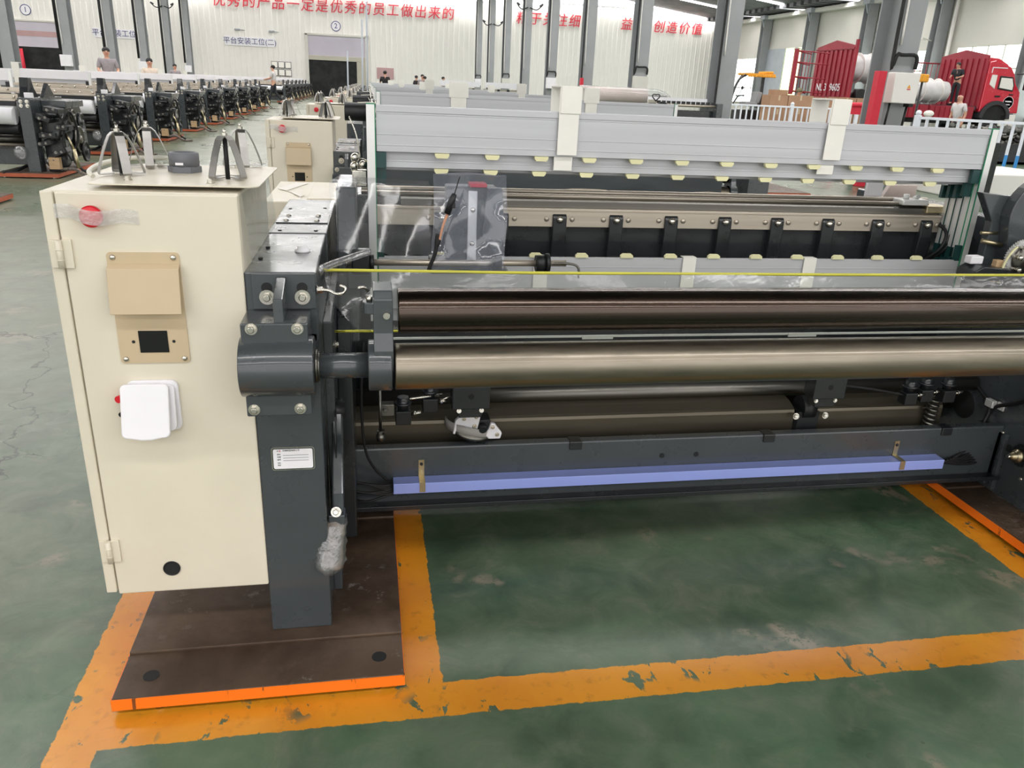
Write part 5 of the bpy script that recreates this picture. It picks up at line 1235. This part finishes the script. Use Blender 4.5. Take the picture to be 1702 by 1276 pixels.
wrapped_roll(18.55, 19.3, 27.5, 2.3, .42, 'grey wrapped roll on the truck just right of the nearest tall column')
wrapped_roll(18.9, 20.3, 26.5, 1.82, .42, 'low tarpaulin wrapped roll on the truck beside the standing man')
t = Thing('signal_post', 'thin post with an orange lamp right of the switch box', 'post', (14.6, 20, 0))
t.part('pole', MB().cyl((14.6, 20, 0), (14.6, 20, 1.9), .03), 'black_part'); t.part('lamp', MB().box(14.5, 14.75, 19.95, 20.05, 1.9, 2.1, .03), 'canopy_orange')
single('tubular_barrier', MB().tube([(11.2, 18, .4), (11.2, 18, 1.15), (11.3, 18, 1.25), (11.9, 18, 1.25), (12.0, 18, 1.15), (12.0, 18, .4)], .06, 10).box(11.2, 12, 17.97, 18.03, 1.05, 1.22).box(11.16, 11.24, 17.96, 18.04, 0, .4).box(11.96, 12.04, 17.96, 18.04, 0, .4), 'letter_red', 'red tubular frame left of the nearer white fence post', 'barrier', (11.6, 18, 0))
# ------------------------------------------------------------------ people
def skin_mesh(name, chains, matn, parent, sub=1):
    """chains: list of vertex chains; a tuple is a new point (x,y,z,r), an int refers back to an earlier point"""
    bm = bmesh.new(); lay = bm.verts.layers.skin.verify(); vs = []
    for ch in chains:
        prev = None
        for p in ch:
            if isinstance(p, int): v = vs[p]
            else:
                v = bm.verts.new(p[:3]); vs.append(v); v[lay].radius = (p[3], p[4] if len(p) > 4 else p[3])
                if len(vs) == 1: v[lay].use_root = True
            if prev is not None: bm.edges.new((prev, v))
            prev = v
    me = bpy.data.meshes.new(name); bm.to_mesh(me); bm.free(); me.materials.append(M[matn])
    o = bpy.data.objects.new(name, me); COL.objects.link(o); o.parent = parent
    m = o.modifiers.new('skin', 'SKIN'); m.use_smooth_shade = True
    if sub: s = o.modifiers.new('sub', 'SUBSURF'); s.levels = sub; s.render_levels = sub
    return o
def person(label, x, y, z, rz, shirt, trousers='trousers_dark', hair='hair', stride=0.0, armL=None, armR=None, scale=1.0, bald=False, bow=0.0, cap=False):
    t = Thing('person', label, 'person', (x, y, z), 'people in the hall', world=False)
    o = t.o; o.rotation_euler = (0, 0, rz); o.scale = (scale,)*3
    B = lambda zz: -bow*max(0, zz-.95)                      # bending forward (toward -y)
    def T(a, b, c): return (a, b+B(c), c-.25*abs(bow)*max(0, c-.95))
    pel, bel, che, nck, h0, h1, h2 = [(*T(*p), r) for p, r in (((0, 0, .95), .125), ((0, -.005, 1.1), .115), ((0, .005, 1.3), .135), ((0, .01, 1.47), .052), ((0, -.01, 1.54), .062), ((0, -.015, 1.61), .085), ((0, -.005, 1.68), .068))]
    aL = armL or [(.19, .0, 1.40), (.25, .02, 1.14), (.25, -.06, .90)]
    aR = armR or [(-.19, .0, 1.40), (-.25, .02, 1.14), (-.25, -.06, .90)]
    def arm(a, s):
        a = [T(*p) for p in a]; e, w = Vector(a[1]), Vector(a[2]); d = (w-e).normalized(); sd = d.orthogonal().normalized(); sd = Vector((s, 0, 0)) if abs(d.x) < .7 else Vector((0, -1, 0))
        sd = (sd-d*sd.dot(d)).normalized(); nn = d.cross(sd)
        main = [(*a[0], .055), (*a[1], .042), (*a[2], .028), (*(w+d*.05), .034, .018)]
        fingers = []
        for i, off in enumerate((-.028, -.009, .01, .028)):
            L = (.062, .075, .07, .055)[i]; q = w+d*.085
            fingers.append([(*(q+nn*off), .0095), (*(q+nn*off+d*L*.5-sd*.006), .0085), (*(q+nn*off+d*L-sd*.02), .0075)])
        thumb = [(*(w+d*.03-nn*.035-sd*.005), .011), (*(w+d*.075-nn*.055-sd*.012), .009)]
        return main, fingers, thumb
    mL, fL, tL = arm(aL, 1); mR, fR, tR = arm(aR, -1)
    st = stride
    legL = [(.09, 0, .90, .08), (.095, -.10*st-.01, .50, .056), (.095, -.26*st+.02, .10+.02*st, .04), (.095, -.26*st-.10, .035+.01*st, .034), (.095, -.26*st-.16, .03, .028)]
    legR = [(-.09, 0, .90, .08), (-.095, .04*st-.02, .50, .056), (-.095, .34*st+.02, .10+.07*st, .04), (-.095, .34*st-.09, .035+.02*st, .034), (-.095, .34*st-.15, .03, .028)]
    ch = [[pel, bel, che, nck, h0, h1, h2]]; n = 7
    for main, fingers, thumb in ((mL, fL, tL), (mR, fR, tR)):
        ch.append([2]+main); palm = n+3; n += 4
        for f in fingers: ch.append([palm]+f); n += 3
        ch.append([palm]+thumb); n += 2
    ch.append([0]+legL); ch.append([0]+legR)
    nose = T(0, -.115, 1.605); ch.append([5, (*nose, .014)])
    for s in (-1, 1): ch.append([5, (*T(s*.088, .0, 1.605), .018, .012)])
    skin_mesh('body', ch, 'skin', o)
    sh = [[(*pel[:3], .145), (*bel[:3], .135), (*che[:3], .152), (*T(0, .01, 1.43), .07)]]
    for m_, s in ((mL, 1), (mR, -1)):
        e = Vector(m_[1][:3]); a0 = Vector(m_[0][:3]); sh.append([2, (*a0, .07), (*(a0+(e-a0)*.85), .06)])
    skin_mesh('shirt', sh, shirt, o)
    tr_ = [[(0, 0, .97, .138), (0, 0, .92, .13)]]
    for L in (legL, legR): tr_.append([1]+[(*p[:3], p[3]*1.22) for p in L[:3]])
    skin_mesh('trousers', tr_, trousers, o)
    for L in (legL, legR):
        mb = MB(); a, b, c = L[2], L[3], L[4]; mb.box(a[0]-.045, a[0]+.045, c[1]-.05, a[1]+.06, max(0, c[2]-.03), c[2]+.05, .02); build('shoe', mb, 'black_part', o)
    hc = T(0, .012, 1.645)
    if cap:
        mb = MB(); mb.sph(hc, .104, (1, 1.05, .9)); mb.box(-.08, .08, hc[1]-.2, hc[1]-.06, hc[2]-.01, hc[2]+.005, .004); build('cap', mb, 'cap_green', o)
    elif not bald:
        mb = MB(); mb.sph(hc, .1, (.98, 1.05, .88)); build('hair', mb, hair, o)
    for s in (-1, 1):
        build('eye', MB().sph(T(s*.034, -.094, 1.618), .011, seg=8), 'black_part', o)
    build('mouth', MB().box(-.025, .025, T(0, -.088, 1.555)[1]-.006, T(0, -.088, 1.555)[1]+.006, T(0, 0, 1.555)[2]-.006, T(0, 0, 1.555)[2]+.004, .002), 'letter_red', o)
    return o
fwd = [(.19, 0, 1.40), (.24, -.06, 1.15), (.17, -.30, 1.10)]; fwdR = [(-.19, 0, 1.40), (-.24, -.06, 1.15), (-.17, -.30, 1.10)]
person('person in pale shirt and dark trousers walking in the left aisle', -4.55, 43.5, 0, -PI/2*1.15, 'shirt_pale', stride=1.0, armL=fwd, armR=fwdR, scale=1.06)
person('person in grey shirt standing behind the left looms under a grey column', -7.33, 26, 0, .35, 'shirt_grey', armL=fwd, armR=fwdR, scale=1.09)
person('person whose face shows above the left looms, in a pale shirt', -6.02, 25.3, 0, .3, 'shirt_beige', armL=fwd, armR=fwdR, scale=.95)
person('person far back whose dark head just shows above the left looms', -8.5, 40.2, 0, .4, 'shirt_grey', scale=.95)
person('person in black seen from behind at the middle looms', 1.05, 45.5, 0, PI, 'shirt_black', armL=fwd, armR=fwdR, scale=1.07)
person('person in dark top at the left of the far group of three', 3.0, 50, .0, 2.2, 'shirt_black')
person('person in grey at the centre of the far group of three', 3.22, 48, 0, .2, 'shirt_grey', scale=1.03)
person('person in dark top at the right of the far group of three', 3.42, 47, 0, -2.2, 'shirt_black', bow=.25)
person('person in grey standing alone, far back right of the group', 4.6, 50, .0, 1.2, 'shirt_grey')
person('bald person in pale shirt standing by the truck, seen from the side', 17.5, 22, 0, -PI/2*.9, 'shirt_pale', bald=True, bow=.1)
person('person in dark clothes standing on the truck bed, leaning forward', 20.62, 26.35, 1.38, -PI/2*.7, 'trousers_dark', bow=.35, armL=fwd, armR=fwdR, scale=.85)
person('person in a mottled cap bending behind the cardboard boxes', 14.1, 25.62, 0, .6, 'shirt_beige', cap=True, bow=.2)
# fluffy white bits on the fence
for x, y, l in ((12.6, 20.2, 'left'), (15.0, 20.0, 'right')):
    single('white_rag', MB().sph((x, y, 1.12), .1, (1.6, .6, .9), 10).box(x-.03, x+.03, y-.03, y+.03, 0, 1.05), 'paper', '%s one of two white rags showing above the nearer white fence' % l, 'rag', (x, y, 0))
